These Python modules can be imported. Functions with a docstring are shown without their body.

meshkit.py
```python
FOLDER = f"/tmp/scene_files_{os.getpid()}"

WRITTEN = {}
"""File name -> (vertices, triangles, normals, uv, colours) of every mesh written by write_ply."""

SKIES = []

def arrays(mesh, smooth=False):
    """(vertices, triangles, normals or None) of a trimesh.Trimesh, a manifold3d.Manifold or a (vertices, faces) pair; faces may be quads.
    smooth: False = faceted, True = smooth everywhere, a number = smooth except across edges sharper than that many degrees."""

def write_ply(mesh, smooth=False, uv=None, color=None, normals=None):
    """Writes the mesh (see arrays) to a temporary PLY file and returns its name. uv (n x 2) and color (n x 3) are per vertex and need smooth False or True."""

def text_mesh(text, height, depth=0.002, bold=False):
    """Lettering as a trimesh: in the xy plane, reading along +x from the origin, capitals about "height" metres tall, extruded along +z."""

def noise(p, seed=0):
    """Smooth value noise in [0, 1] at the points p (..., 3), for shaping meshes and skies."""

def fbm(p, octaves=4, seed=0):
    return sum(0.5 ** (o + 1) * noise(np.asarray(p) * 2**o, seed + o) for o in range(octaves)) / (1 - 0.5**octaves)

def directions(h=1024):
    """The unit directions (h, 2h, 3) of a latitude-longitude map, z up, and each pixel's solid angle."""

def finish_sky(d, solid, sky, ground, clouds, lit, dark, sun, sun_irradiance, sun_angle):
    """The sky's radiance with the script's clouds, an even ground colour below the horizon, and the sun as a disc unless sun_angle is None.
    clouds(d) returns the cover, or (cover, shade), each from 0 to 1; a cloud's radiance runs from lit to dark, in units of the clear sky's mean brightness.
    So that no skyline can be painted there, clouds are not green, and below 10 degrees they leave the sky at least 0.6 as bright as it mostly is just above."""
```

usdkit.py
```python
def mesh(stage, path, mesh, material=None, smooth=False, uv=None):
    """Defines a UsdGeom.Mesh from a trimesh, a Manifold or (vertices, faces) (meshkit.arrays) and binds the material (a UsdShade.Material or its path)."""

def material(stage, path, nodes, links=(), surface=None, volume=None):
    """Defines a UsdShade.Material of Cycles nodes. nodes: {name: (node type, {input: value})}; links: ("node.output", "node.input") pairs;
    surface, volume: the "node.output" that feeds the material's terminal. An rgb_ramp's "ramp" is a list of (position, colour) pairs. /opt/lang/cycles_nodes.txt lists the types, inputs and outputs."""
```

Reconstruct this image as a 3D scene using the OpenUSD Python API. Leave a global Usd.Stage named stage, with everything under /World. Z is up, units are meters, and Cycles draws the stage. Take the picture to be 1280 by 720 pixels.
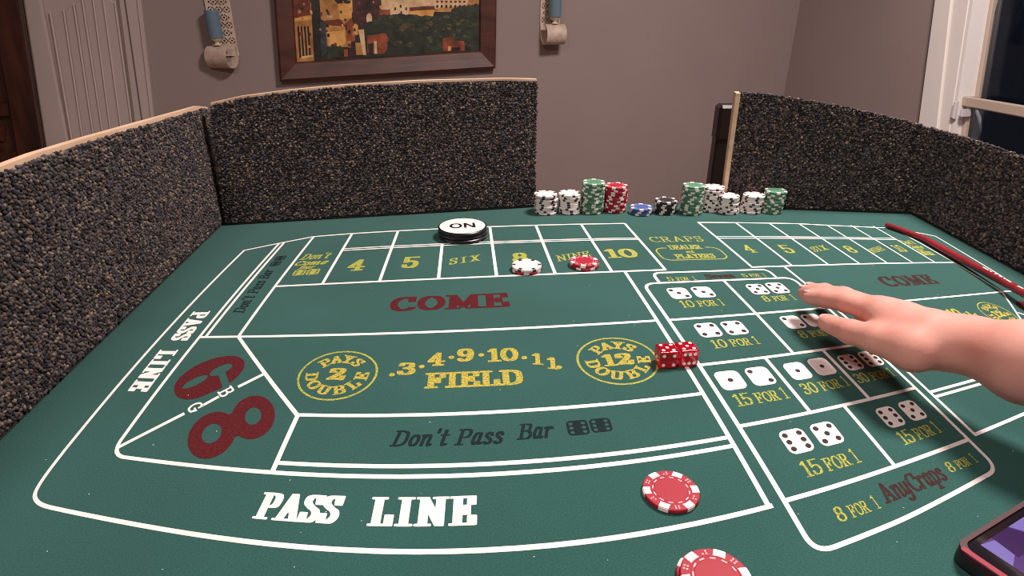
import math, random
import numpy as np
import trimesh
import manifold3d as m3
from shapely.geometry import Polygon, MultiPoint, LineString, Point, box
from shapely.ops import unary_union
from shapely import affinity, prepare
from pxr import Usd, UsdGeom, UsdLux, UsdShade, Gf, Sdf, Vt
import usdkit, meshkit

# ---------------------------------------------------------------- stage, camera, light
stage = Usd.Stage.CreateInMemory()
UsdGeom.SetStageUpAxis(stage, UsdGeom.Tokens.z)
UsdGeom.SetStageMetersPerUnit(stage, 1.0)
UsdGeom.Xform.Define(stage, '/World'); UsdGeom.Scope.Define(stage, '/World/Looks')

TABLE = 0.92                       # height of the felt
EYE = TABLE + 0.315                # the camera stands on a low mount at the table's edge
PITCH, FPX = math.radians(25.0), 780.0
cam = UsdGeom.Camera.Define(stage, '/World/camera')
cam.CreateHorizontalApertureAttr(36.0); cam.CreateVerticalApertureAttr(20.25)
cam.CreateFocalLengthAttr(36.0 * FPX / 1280)
cam.CreateClippingRangeAttr(Gf.Vec2f(0.02, 50))
cam.AddTranslateOp().Set(Gf.Vec3d(0, 0, EYE)); cam.AddRotateXOp().Set(90 - math.degrees(PITCH))
cam.CreateExposureAttr(1.5)

night = UsdLux.DomeLight.Define(stage, '/World/night_sky')         # the night outside the window
night.CreateIntensityAttr(0.0012); night.CreateColorAttr(Gf.Vec3f(.35, .45, .8))
LAMP_A = dict(pos=(0.70, .94, 2.42), radius=.22, power=37, color=(1.0, .868, .822))      # over the far side of the table
FILL_LAMP = dict(pos=(-0.5, -0.55, 2.42), radius=.30, power=10, color=(1.0, .868, .822))     # added fill lamp behind the players, to lift the room's light

# ---------------------------------------------------------------- helpers
def sight(px, py):
    """The direction in which the camera sees a point of the photograph (1280 x 720)."""
    qx, qy, c, s = (px - 640) / FPX, (py - 360) / FPX, math.cos(PITCH), math.sin(PITCH)
    return np.array([qx, c - qy * s, -s - qy * c])
def on_table(px, py, z=0.0):
    """Where that sight line meets the level z above the felt."""
    d = sight(px, py); t = (z - 0.315) / d[2]
    return np.array([d[0] * t, d[1] * t, TABLE + z])

class Face:
    """A vertical plane: origin, direction along it, normal towards the room; s runs along it, z is the height."""
    def __init__(self, o, ang):
        self.o = np.array(o, float); self.u = np.array([math.cos(ang), math.sin(ang)]); self.n = np.array([self.u[1], -self.u[0]])
    def find(self, px, py, d=0.0):
        r = sight(px, py); o = self.o + self.n * d
        t = (o @ self.n) / (r[:2] @ self.n); p = r * t
        return np.array([(p[:2] - o) @ self.u, p[2] + EYE])
    def at(self, s, z, d=0.0):
        return np.array([*(self.o + self.u * s + self.n * d), z])
    def slab(self, poly, d0, d1):
        """A plate with the outline poly (s, z) between the depths d0 and d1."""
        poly = poly if hasattr(poly, 'geom_type') else Polygon(poly)
        ms = []
        for g in getattr(poly, 'geoms', [poly]):
            m = trimesh.creation.extrude_polygon(g.buffer(0), abs(d1 - d0), engine='earcut')
            v = m.vertices; lo = min(d0, d1) + v[:, 2]
            p = np.c_[self.o[0] + self.u[0] * v[:, 0] + self.n[0] * lo, self.o[1] + self.u[1] * v[:, 0] + self.n[1] * lo, v[:, 1]]
            m = trimesh.Trimesh(p, m.faces, process=False)
            if m.volume < 0: m.invert()
            ms.append(m)
        return trimesh.util.concatenate(ms)
    def plate(self, quad, d0, d1, bevel=.003):
        """A plate with bevelled front edge: quad in (s, z)."""
        g = Polygon(quad).buffer(0); inner = g.buffer(-bevel, join_style=2)
        if g.geom_type != 'Polygon' or inner.is_empty or len(inner.exterior.coords) != len(g.exterior.coords): return self.slab(g, d0, d1)
        pts = [self.at(s, z, d0) for s, z in list(g.exterior.coords)[:-1]] + [self.at(s, z, d1 - bevel) for s, z in list(g.exterior.coords)[:-1]] + [self.at(s, z, d1) for s, z in list(inner.exterior.coords)[:-1]]
        return trimesh.convex.convex_hull(np.array(pts)) if g.convex_hull.area < g.area * 1.001 else self.slab(g, d0, d1)

used = {}
def numbered(path):
    k = used.get(path, -1) + 1; used[path] = k
    return path if k == 0 else f'{path}_{k:03d}'
def path_of(parent): return '/World' if parent is None else str(parent.GetPath())
def tag(prim, label=None, cat=None, group=None, kind=None):
    for k, v in (('label', label), ('category', cat), ('group', group), ('kind', kind)):
        if v: prim.SetCustomDataByKey(k, v)
    return prim
def obj(name, mesh, m, parent=None, smooth=False, **tags):
    g = usdkit.mesh(stage, numbered(path_of(parent) + '/' + name), mesh, m, smooth=smooth)
    return tag(g.GetPrim(), **tags)
def thing(name, label, cat, loc=(0, 0, 0), rotz=0.0, group=None, kind=None, scale=None):
    x = UsdGeom.Xform.Define(stage, numbered('/World/' + name))
    x.AddTranslateOp().Set(Gf.Vec3d(*map(float, loc)))
    if rotz: x.AddRotateZOp().Set(float(rotz))
    if scale: x.AddScaleOp().Set(Gf.Vec3f(*scale))
    return tag(x.GetPrim(), label, cat, group, kind)
def dup(root, name, label, cat, loc, rotz, group=None, scale=None):
    r = thing(name, label, cat, loc, rotz, group, scale=scale)
    r.GetReferences().AddInternalReference(root.GetPath()); r.SetInstanceable(True)
    return r

def mat(name, nodes, links, surface='p.BSDF'):
    return usdkit.material(stage, '/World/Looks/' + name, nodes, links, surface=surface)
def plain(name, color, rough=.5, **kw):
    return mat(name, {'p': ('principled_bsdf', {'base_color': color, 'roughness': rough, **kw})}, [])
def mottled(name, c0, c1, scale, rough=.6, lo=.35, hi=.65, bump=0.0, bscale=None, detail=3, stretch=(1, 1, 1), **kw):
    """Two tones of one surface mixed by noise in object space, with an optional fine relief."""
    n = {'t': ('texture_coordinate', {}), 'm': ('mapping', {'scale': stretch}), 'n': ('noise_texture', {'scale': scale, 'detail': detail}),
         'r': ('rgb_ramp', {'ramp': [(lo, c0), (hi, c1)]}), 'p': ('principled_bsdf', {'roughness': rough, **kw})}
    l = [('t.object', 'm.vector'), ('m.vector', 'n.vector'), ('n.fac', 'r.fac'), ('r.color', 'p.base_color')]
    if bump:
        n['bn'] = ('noise_texture', {'scale': bscale or scale * 4, 'detail': 2}); n['b'] = ('bump', {'strength': bump, 'distance': .002})
        l += [('m.vector', 'bn.vector'), ('bn.fac', 'b.height'), ('b.normal', 'p.normal')]
    return mat(name, n, l)

def boxm(x0, x1, y0, y1, z0, z1):
    return trimesh.creation.box(bounds=[(x0, y0, z0), (x1, y1, z1)])
def rbox(x0, x1, y0, y1, z0, z1, b=.003):
    """A box with chamfered edges."""
    p = []
    for sx in (0, 1):
        for sy in (0, 1):
            for sz in (0, 1):
                c = np.array([(x0, x1)[sx], (y0, y1)[sy], (z0, z1)[sz]]); i = np.array([1 - 2 * sx, 1 - 2 * sy, 1 - 2 * sz]) * b
                for k in range(3):
                    q = c + i; q[k] = c[k]; p.append(q)
    return trimesh.convex.convex_hull(np.array(p))
def lathe(profile, n=40):
    return trimesh.creation.revolve(np.array(profile, float), sections=n)
def hull_balls(a, ra, b, rb, n=16):
    A = m3.Manifold.sphere(ra, n).translate(tuple(map(float, a))); B = m3.Manifold.sphere(rb, n).translate(tuple(map(float, b)))
    return m3.Manifold.batch_hull([A, B])
def tm(man):
    m = man.to_mesh(); return trimesh.Trimesh(np.array(m.vert_properties[:, :3]), np.array(m.tri_verts), process=True)
def tube(points, radii, n=14):
    p = np.asarray(points, float); r = np.broadcast_to(radii, len(p)); t = np.gradient(p, axis=0); t /= np.linalg.norm(t, axis=1)[:, None]
    up = np.array([0, 0, 1.0]); a = np.cross(t, up); a /= np.linalg.norm(a, axis=1)[:, None] + 1e-9; b = np.cross(a, t)
    ang = np.arange(n) * 2 * math.pi / n
    v = (p[:, None] + r[:, None, None] * (np.cos(ang)[None, :, None] * a[:, None] + np.sin(ang)[None, :, None] * b[:, None])).reshape(-1, 3)
    f = []
    for i in range(len(p) - 1):
        for j in range(n):
            q = [i * n + j, i * n + (j + 1) % n, (i + 1) * n + (j + 1) % n, (i + 1) * n + j]; f += [[q[0], q[1], q[2]], [q[0], q[2], q[3]]]
    v = np.vstack([v, p[0], p[-1]]); k = len(v)
    for j in range(n):
        f += [[k - 2, (j + 1) % n, j], [k - 1, (len(p) - 1) * n + j, (len(p) - 1) * n + (j + 1) % n]]
    m = trimesh.Trimesh(v, f, process=False); m.fix_normals(); return m

# every letter is drawn with a broad nib along a skeleton; capitals are 1 high. (width, strokes); a stroke that begins with 'c' is a smooth curve
def _s(*p): return ('c',) + p
def oval(x0, y0, x1, y1, a0=0, a1=360, n=28):
    cx, cy, rx, ry = (x0+x1)/2, (y0+y1)/2, (x1-x0)/2, (y1-y0)/2
    return [(cx+rx*math.cos(math.radians(t)), cy+ry*math.sin(math.radians(t))) for t in np.linspace(a0, a1, n)]
G = {
 'A': (.86, [[(.14,0),(.42,1)],[(.42,1),(.72,0)],[(.24,.32),(.62,.32)],[(0,0),(.26,0)],[(.58,0),(.88,0)]]),
 'B': (.72, [[(.14,0),(.14,1)],_s((.0,1),(.3,1),(.55,.96),(.6,.76),(.5,.56),(.14,.53)),_s((.14,.53),(.5,.52),(.68,.28),(.56,.03),(.3,0),(0,0))]),
 'C': (.76, [oval(.08,0,.84,1,50,318),[(.7,.68),(.7,1)]]),
 'D': (.80, [[(.14,0),(.14,1)],_s((0,1),(.35,1),(.66,.86),(.72,.5),(.66,.14),(.35,0),(0,0))]),
 'E': (.72, [[(.14,0),(.14,1)],[(0,1),(.64,1),(.64,.74)],[(.14,.52),(.44,.52)],[(.44,.38),(.44,.66)],[(0,0),(.66,0),(.66,.28)]]),
 'F': (.70, [[(.14,0),(.14,1)],[(0,1),(.64,1),(.64,.72)],[(.14,.5),(.44,.5)],[(.44,.36),(.44,.64)],[(0,0),(.32,0)]]),
 'G': (.80, [oval(.08,0,.80,1,50,345),[(.68,.7),(.68,1)],[(.52,.42),(.82,.42)],[(.7,.42),(.7,.05)]]),
 'I': (.36, [[(.16,0),(.16,1)],[(0,0),(.32,0)],[(0,1),(.32,1)]]),
 'L': (.66, [[(.14,0),(.14,1)],[(0,1),(.3,1)],[(0,0),(.6,0),(.6,.34)]]),
 'M': (1.06,[[(.14,0),(.14,1)],[(.14,1),(.5,.1)],[(.5,.1),(.86,1)],[(.86,0),(.86,1)],[(0,0),(.28,0)],[(.7,0),(1,0)],[(0,1),(.16,1)],[(.86,1),(1,1)]]),
 'N': (.90, [[(.14,0),(.14,1)],[(.14,1),(.74,0)],[(.74,0),(.74,1)],[(0,0),(.28,0)],[(0,1),(.16,1)],[(.6,1),(.88,1)]]),
 'O': (.84, [oval(.08,0,.78,1)]),
 'P': (.70, [[(.14,0),(.14,1)],_s((0,1),(.34,1),(.58,.94),(.63,.72),(.54,.5),(.14,.46)),[(0,0),(.32,0)]]),
 'R': (.80, [[(.14,0),(.14,1)],_s((0,1),(.34,1),(.56,.95),(.62,.74),(.5,.54),(.14,.5)),[(.4,.5),(.64,.0)],[(0,0),(.3,0)],[(.6,0),(.8,0)]]),
 'S': (.64, [_s((.56,.74),(.5,.96),(.3,1),(.1,.92),(.08,.72),(.28,.55),(.5,.42),(.56,.22),(.42,.03),(.25,0),(.1,.06),(.06,.28)),[(.57,.7),(.57,1)],[(.06,0),(.06,.3)]]),
 'U': (.82, [_s((.14,1),(.14,.3),(.2,.06),(.4,0),(.6,.06),(.66,.3),(.66,1)),[(0,1),(.28,1)],[(.54,1),(.8,1)]]),
 'X': (.80, [[(.14,1),(.64,0)],[(.64,1),(.14,0)],[(0,0),(.26,0)],[(.52,0),(.78,0)],[(0,1),(.26,1)],[(.52,1),(.78,1)]]),
 'Y': (.80, [[(.14,1),(.4,.46)],[(.66,1),(.4,.46)],[(.4,.46),(.4,0)],[(.24,0),(.56,0)],[(0,1),(.26,1)],[(.54,1),(.8,1)]]),
 '0': (.74, [oval(.08,0,.66,1)]),
 '1': (.40, [[(.2,0),(.2,1)],[(.2,1),(.02,.84)],[(.02,0),(.38,0)]]),
 '2': (.66, [_s((.1,.7),(.12,.92),(.32,1),(.54,.92),(.55,.7),(.38,.44),(.08,.06)),[(.06,.04),(.3,.1),(.58,0),(.62,.3)],[(.1,.68),(.2,.7)]]),
 '3': (.62, [_s((.08,.8),(.14,.97),(.32,1),(.5,.9),(.5,.66),(.26,.54)),_s((.26,.54),(.5,.46),(.56,.24),(.44,.04),(.26,0),(.1,.06),(.06,.24))]),
 '4': (.72, [[(.46,0),(.46,1)],[(.46,1),(.04,.32)],[(.04,.3),(.68,.3)],[(.3,0),(.64,0)]]),
 '5': (.62, [[(.12,1),(.56,.98)],[(.12,1),(.1,.52)],_s((.1,.54),(.3,.62),(.5,.52),(.56,.28),(.44,.04),(.26,0),(.1,.06),(.06,.24))]),
 '6': (.66, [_s((.54,.84),(.46,.97),(.34,1),(.14,.82),(.07,.4),(.14,.1),(.32,0),(.5,.08),(.57,.3),(.5,.5),(.34,.58),(.16,.5),(.08,.34))]),
 '8': (.66, [oval(.1,.52,.54,1),oval(.05,0,.59,.54)]),
 '9': (.66, [_s((.08,.16),(.16,.03),(.3,0),(.48,.16),(.57,.58),(.5,.9),(.32,1),(.14,.92),(.07,.7),(.14,.5),(.3,.42),(.48,.5),(.56,.66))]),
 'a': (.56, [_s((.4,.6),(.2,.66),(.08,.4),(.08,.1),(.2,0),(.4,.2)),_s((.42,.64),(.4,.1),(.46,0),(.54,.06))]),
 'n': (.62, [[(.1,0),(.1,.64)],[(0,.6),(.1,.64)],_s((.1,.4),(.2,.58),(.34,.64),(.44,.56),(.44,.1),(.5,0),(.6,.06))]),
 'o': (.56, [oval(.07,0,.5,.64)]),
 't': (.42, [_s((.16,.9),(.14,.2),(.2,0),(.36,.06)),[(0,.62),(.34,.62)]]),
 'r': (.46, [[(.1,0),(.1,.64)],[(0,.6),(.1,.64)],_s((.1,.4),(.2,.58),(.34,.64),(.42,.54))]),
 's': (.46, [_s((.38,.5),(.32,.63),(.2,.66),(.08,.56),(.12,.42),(.3,.28),(.38,.14),(.28,.01),(.14,0),(.04,.1))]),
 'm': (.92, [[(.1,0),(.1,.64)],[(0,.6),(.1,.64)],_s((.1,.4),(.2,.6),(.32,.64),(.4,.54),(.4,0)),_s((.4,.4),(.5,.6),(.62,.64),(.72,.56),(.72,.1),(.78,0),(.88,.06))]),
 'e': (.52, [_s((.1,.3),(.3,.32),(.44,.44),(.4,.6),(.26,.66),(.1,.5),(.07,.2),(.18,.02),(.32,0),(.46,.12))]),
 'y': (.56, [_s((.08,.64),(.1,.2),(.2,.06),(.36,.16),(.42,.4)),_s((.44,.64),(.42,.0),(.34,-.24),(.16,-.3),(.04,-.2))]),
 'p': (.58, [[(.1,-.3),(.1,.64)],[(0,.6),(.1,.64)],_s((.1,.5),(.26,.66),(.44,.58),(.48,.3),(.4,.04),(.26,0),(.1,.12)),[(0,-.3),(.22,-.3)]]),
 'd': (.58, [_s((.4,.56),(.24,.66),(.08,.5),(.07,.14),(.2,0),(.4,.18)),[(.42,1),(.42,.02)],[(.3,1),(.42,1)],[(.42,0),(.54,.04)]]),
 'v': (.54, [[(.06,.64),(.24,0)],[(.24,0),(.44,.64)]]),
 "'": (.22, [[(.1,1),(.08,.78)]]),
 '.': (.30, [[(.13,0),(.16,.02)]]), '-': (.30, [[(.12,.42),(.17,.44)]]),
}
def smooth(p, n=7):
    p = np.asarray(p, float); q = np.vstack([2*p[0]-p[1], p, 2*p[-1]-p[-2]]); out = []
    for i in range(1, len(q)-2):
        for t in np.linspace(0, 1, n, endpoint=False):
            out.append(.5*((2*q[i])+(q[i+1]-q[i-1])*t+(2*q[i-1]-5*q[i]+4*q[i+1]-q[i+2])*t*t+(-q[i-1]+3*q[i]-3*q[i+1]+q[i+2])*t**3))
    return out+[p[-1]]
def glyph(ch, nx, ny):
    w, strokes = G[ch]; parts = []
    k = 10 if ch in ".-" else 0
    nib = [(nx/2*math.copysign(abs(math.cos(t))**.4, math.cos(t)), ny/2*math.copysign(abs(math.sin(t))**.4, math.sin(t))) for t in np.linspace(0, 2*math.pi, 13)[:-1]]
    if ch in '.-': nib = [(.13*math.cos(t), .13*math.sin(t)) for t in np.linspace(0, 6.2832, 13)[:-1]]
    for s in strokes:
        pts = smooth(s[1:]) if s[0] == 'c' else s
        for a, b in zip(pts[:-1], pts[1:]):
            parts.append(MultiPoint([(x+a[0], y+a[1]) for x, y in nib]+[(x+b[0], y+b[1]) for x, y in nib]).convex_hull)
    g = unary_union(parts).buffer(.004).buffer(-.004)
    up = 1 if ch.isupper() or ch.isdigit() else None
    if up:
        y0, y1 = g.bounds[1], g.bounds[3]
        g = affinity.scale(affinity.translate(g, 0, -y0), 1, 1/(y1-y0), origin=(0, 0))
    else:
        g = affinity.translate(g, 0, ny/2*.9)
    return w, affinity.translate(g, .08, 0)
def word(text, nx=.2, ny=.1, gap=.06, slant=0):
    out, x = [], 0.
    for ch in text:
        if ch == ' ': x += .42; continue
        w, g = glyph(ch, nx, ny); out.append(affinity.translate(g, x, 0)); x += w+gap+nx*.35
    g = unary_union(out)
    if slant: g = affinity.affine_transform(g, [1, slant, 0, 1, 0, 0])
    return g

# ---------------------------------------------------------------- looks
WALL = mottled('wall_paint', (.300, .230, .220), (.315, .243, .232), 3.0, .75, bump=.15, bscale=220)
CEIL = plain('ceiling_paint', (.75, .72, .68), .8)
FLOORM = mottled('floor_wood', (.16, .09, .05), (.24, .14, .08), 5, .4, stretch=(1, 8, 1))
TRIM = mottled('white_trim_paint', (.84, .79, .76), (.88, .83, .80), 4, .35)
DOORW = mottled('door_paint', (.50, .41, .385), (.54, .445, .42), 3, .4)
SASH = plain('sash_paint', (.50, .40, .33), .4)
PANE = mat('night_pane', {'f': ('fresnel', {'IOR': 1.22}), 't': ('transparent_bsdf', {'color': (.85, .9, .95)}), 'g': ('glossy_bsdf', {'roughness': .02}), 'm': ('mix_closure', {})},
           [('f.fac', 'm.fac'), ('t.BSDF', 'm.closure1'), ('g.BSDF', 'm.closure2')], 'm.closure')
BEAD = mottled('door_bead_highlight', (.60, .50, .465), (.63, .53, .49), 3, .4)  # door paint made lighter: the highlight along the beads put into the colour
CABINET = mottled('dark_cherry_wood', (.030, .009, .006), (.075, .022, .012), 6, .3, stretch=(6, 6, .7), bump=.1)
FRAMEW = mottled('frame_wood', (.060, .018, .013), (.11, .034, .022), 9, .5, stretch=(1, 1, 3))
PLY = mottled('plywood', (.62, .42, .27), (.74, .53, .36), 14, .6, stretch=(1, 1, 6))
CHAIRW = plain('dark_chair_wood', (.012, .008, .008), .35)
FELT = mat('green_felt', {'t': ('texture_coordinate', {}), 'n': ('noise_texture', {'scale': 900, 'detail': 2}), 'n2': ('noise_texture', {'scale': 7, 'detail': 4}),
     'r': ('rgb_ramp', {'ramp': [(.3, (.018, .074, .063)), (.7, (.032, .110, .096))]}), 'r2': ('rgb_ramp', {'ramp': [(.35, (.86, .86, .86)), (.7, (1, 1, 1))]}),
     'x': ('mix', {'mix_type': 'multiply', 'fac': 1.0}), 'b': ('bump', {'strength': .35, 'distance': .0006}), 'p': ('principled_bsdf', {'roughness': .95, 'sheen_weight': .15, 'sheen_roughness': .5, 'specular_ior_level': .1})},
    [('t.object', 'n.vector'), ('t.object', 'n2.vector'), ('n.fac', 'r.fac'), ('n2.fac', 'r2.fac'), ('r.color', 'x.color1'), ('r2.color', 'x.color2'), ('x.color', 'p.base_color'), ('n.fac', 'b.height'), ('b.normal', 'p.normal')])
WHITE = mottled('white_ink', (.76, .675, .655), (.84, .755, .735), 60, .85, bump=.2, bscale=900, specular_ior_level=.15)
YELLOW = mottled('yellow_ink', (.09, .16, .05), (.46, .43, .075), 700, .85, lo=.36, hi=.56, specular_ior_level=.1)
GOLD = mottled('gold_ink', (.15, .20, .045), (.58, .43, .07), 650, .85, lo=.36, hi=.60, specular_ior_level=.1)
REDINK = mottled('maroon_ink', (.072, .011, .015), (.105, .018, .020), 500, .9, specular_ior_level=.05)
DIMRED = mottled('faded_maroon_ink', (.030, .050, .040), (.052, .017, .019), 600, .9, lo=.3, hi=.55, specular_ior_level=.05)
BLACKINK = mottled('black_ink', (.009, .019, .021), (.018, .027, .029), 600, .9, specular_ior_level=.05)
PIPINK = plain('pip_ink', (.045, .036, .038), .8, specular_ior_level=.1)
SKIN = mat('skin', {'t': ('texture_coordinate', {}), 'n': ('noise_texture', {'scale': 28, 'detail': 3}), 'r': ('rgb_ramp', {'ramp': [(.3, (.57, .255, .205)), (.7, (.66, .335, .275))]}),
     'n2': ('noise_texture', {'scale': 260, 'detail': 3}), 'b': ('bump', {'strength': .12, 'distance': .001}),
     'p': ('principled_bsdf', {'roughness': .62, 'specular_ior_level': .3, 'subsurface_weight': .12, 'subsurface_radius': (1, .35, .2), 'subsurface_scale': .006})},
    [('t.object', 'n.vector'), ('n.fac', 'r.fac'), ('r.color', 'p.base_color'), ('t.object', 'n2.vector'), ('n2.fac', 'b.height'), ('b.normal', 'p.normal')])

# ---------------------------------------------------------------- the room
A15 = math.radians(15)
BACK = Face((0, 2.6), A15)                                        # far wall
corner_s = BACK.find(990, 60)[0]
RIGHT = Face(BACK.at(corner_s, 0)[:2], A15 - math.pi / 2)          # wall with the window; s runs from the corner towards the viewer
H_ROOM, LEFT_S, DEPTH = 2.45, -2.9, 5.0
struct = dict(kind='structure')
obj('wall_back', BACK.slab(box(LEFT_S - .12, 0, corner_s + .12, H_ROOM), -.12, 0), WALL, **struct, label='taupe painted wall behind the table, hung with a painting')
def quad(face, pts, d=0.0): return [tuple(face.find(x, y, d)) for x, y in pts]
def line_at(face, a, b, z, d=0.0):
    """s at height z on the straight line through two points of the photograph."""
    p, q = face.find(*a, d), face.find(*b, d); return p[0] + (q[0] - p[0]) * (z - p[1]) / (q[1] - p[1])
def strip(face, a, b, c, e, z0, z1, d=0.0):
    """The strip of a wall between two upright lines (a-b on the left, c-e on the right)."""
    return [(line_at(face, a, b, z0, d), z0), (line_at(face, c, e, z0, d), z0), (line_at(face, c, e, z1, d), z1), (line_at(face, a, b, z1, d), z1)]
WIN_TOP, WIN_SILL = 2.02, .62
jam = ((1216, 0), (1191, 165))
w_open = Polygon([(line_at(RIGHT, *jam, WIN_SILL), WIN_SILL), (2.05, WIN_SILL), (2.05, WIN_TOP), (line_at(RIGHT, *jam, WIN_TOP), WIN_TOP)])
obj('wall_right', RIGHT.slab(box(0, 0, DEPTH, H_ROOM).difference(w_open), -.12, 0), WALL, **struct, label='taupe painted wall with the dark window')
LEFTW = Face(BACK.at(LEFT_S, 0)[:2] + RIGHT.u * DEPTH, A15 + math.pi / 2)
obj('wall_left', LEFTW.slab(box(0, 0, DEPTH, H_ROOM), -.12, 0), WALL, **struct)
FRONT = Face(RIGHT.at(DEPTH, 0)[:2], A15 + math.pi)
obj('wall_front', FRONT.slab(box(-.12, 0, corner_s - LEFT_S + .12, H_ROOM), -.12, 0), WALL, **struct)
ring = [BACK.at(LEFT_S, 0)[:2], BACK.at(corner_s, 0)[:2], RIGHT.at(DEPTH, 0)[:2], LEFTW.at(0, 0)[:2]]
def level(poly, z0, z1):
    m = trimesh.creation.extrude_polygon(Polygon(poly).buffer(.1, join_style=2), z1 - z0, engine='earcut'); m.apply_translation((0, 0, z0)); return m
obj('floor', level(ring, -.1, 0), FLOORM, **struct)
obj('ceiling', level(ring, H_ROOM, H_ROOM + .1), CEIL, **struct)

# window: casing, jamb, two sashes, panes
win = UsdGeom.Xform.Define(stage, '/World/window_1').GetPrim(); tag(win, 'window with pale casing and dark night panes on the right wall', kind='structure')
c0, c1 = ((1174.5, 0), (1153.8, 155)), ((1196, 0), (1178, 160))
obj('casing', RIGHT.plate(strip(RIGHT, *c0, *c1, .55, WIN_TOP + .08), 0, .022), TRIM, win)
obj('casing', RIGHT.plate(strip(RIGHT, *c1, *jam, .55, WIN_TOP + .03), 0, .014), TRIM, win)
inner = line_at(RIGHT, *c1, 1.2)
obj('casing', RIGHT.plate([(inner, WIN_TOP), (2.1, WIN_TOP), (2.1, WIN_TOP + .08), (inner, WIN_TOP + .08)], 0, .0135), TRIM, win)
obj('sill', RIGHT.plate([(inner - .05, WIN_SILL - .035), (2.12, WIN_SILL - .035), (2.12, WIN_SILL), (inner - .05, WIN_SILL)], 0, .05), TRIM, win)
obj('jamb', RIGHT.slab(strip(RIGHT, *jam, (1220, 0), (1194.5, 165), WIN_SILL, WIN_TOP), -.1, .012), TRIM, win)
up_l = ((1221, 0), (1203, 122)); up_r = ((1243, 0), (1224, 119))
lo_r = ((1233, 0), (1207.5, 172))
zr = RIGHT.find(1205, 119.5, -.03)[1]; zb = RIGHT.find(1212.5, 132.5, -.03)[1]
obj('upper_sash_stile', RIGHT.plate(strip(RIGHT, *up_l, *up_r, zb, WIN_TOP, -.06), -.085, -.055), SASH, win)
obj('lower_sash_stile', RIGHT.plate(strip(RIGHT, (1219, 0), (1194, 165), *lo_r, WIN_SILL, zr, -.03), -.052, -.022), SASH, win)
sl = line_at(RIGHT, (1219, 0), (1194, 165), zr, -.03)
q = quad(RIGHT, [(1206, 132), (1280, 149.5), (1280, 131), (1206, 119.6)], -.02); q[1] = (2.019, q[1][1] - .008); q[2] = (2.019, q[2][1] - .008)
obj('meeting_rail', RIGHT.plate(q, -.0215, -.006), SASH, win)
obj('upper_pane', RIGHT.slab([(sl, zb), (2.02, zb), (2.02, WIN_TOP), (sl, WIN_TOP)], -.072, -.068), PANE, win)
obj('lower_pane', RIGHT.slab([(sl, WIN_SILL), (2.02, WIN_SILL), (2.02, zr), (sl, zr)], -.040, -.036), PANE, win)
obj('jamb', RIGHT.slab(box(2.02, WIN_SILL, 2.05, WIN_TOP), -.1, .012), TRIM, win)
q = quad(RIGHT, [(1191.5, 147), (1195.5, 148.5), (1199.5, 127), (1196, 126)], .014)
lt = obj('latch', RIGHT.plate(q,   .0145, .028, .003), plain('latch_metal', (.62, .58, .62), .3), win, label='pale metal sash latch')
q = quad(RIGHT, [(1199.5, 146), (1202.5, 146), (1204, 136.5), (1201, 136.5)], .014)
obj('latch_keeper', RIGHT.plate(q, -.02, .016, .002), plain('keeper_metal', (.62, .58, .62), .3), win)

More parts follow.
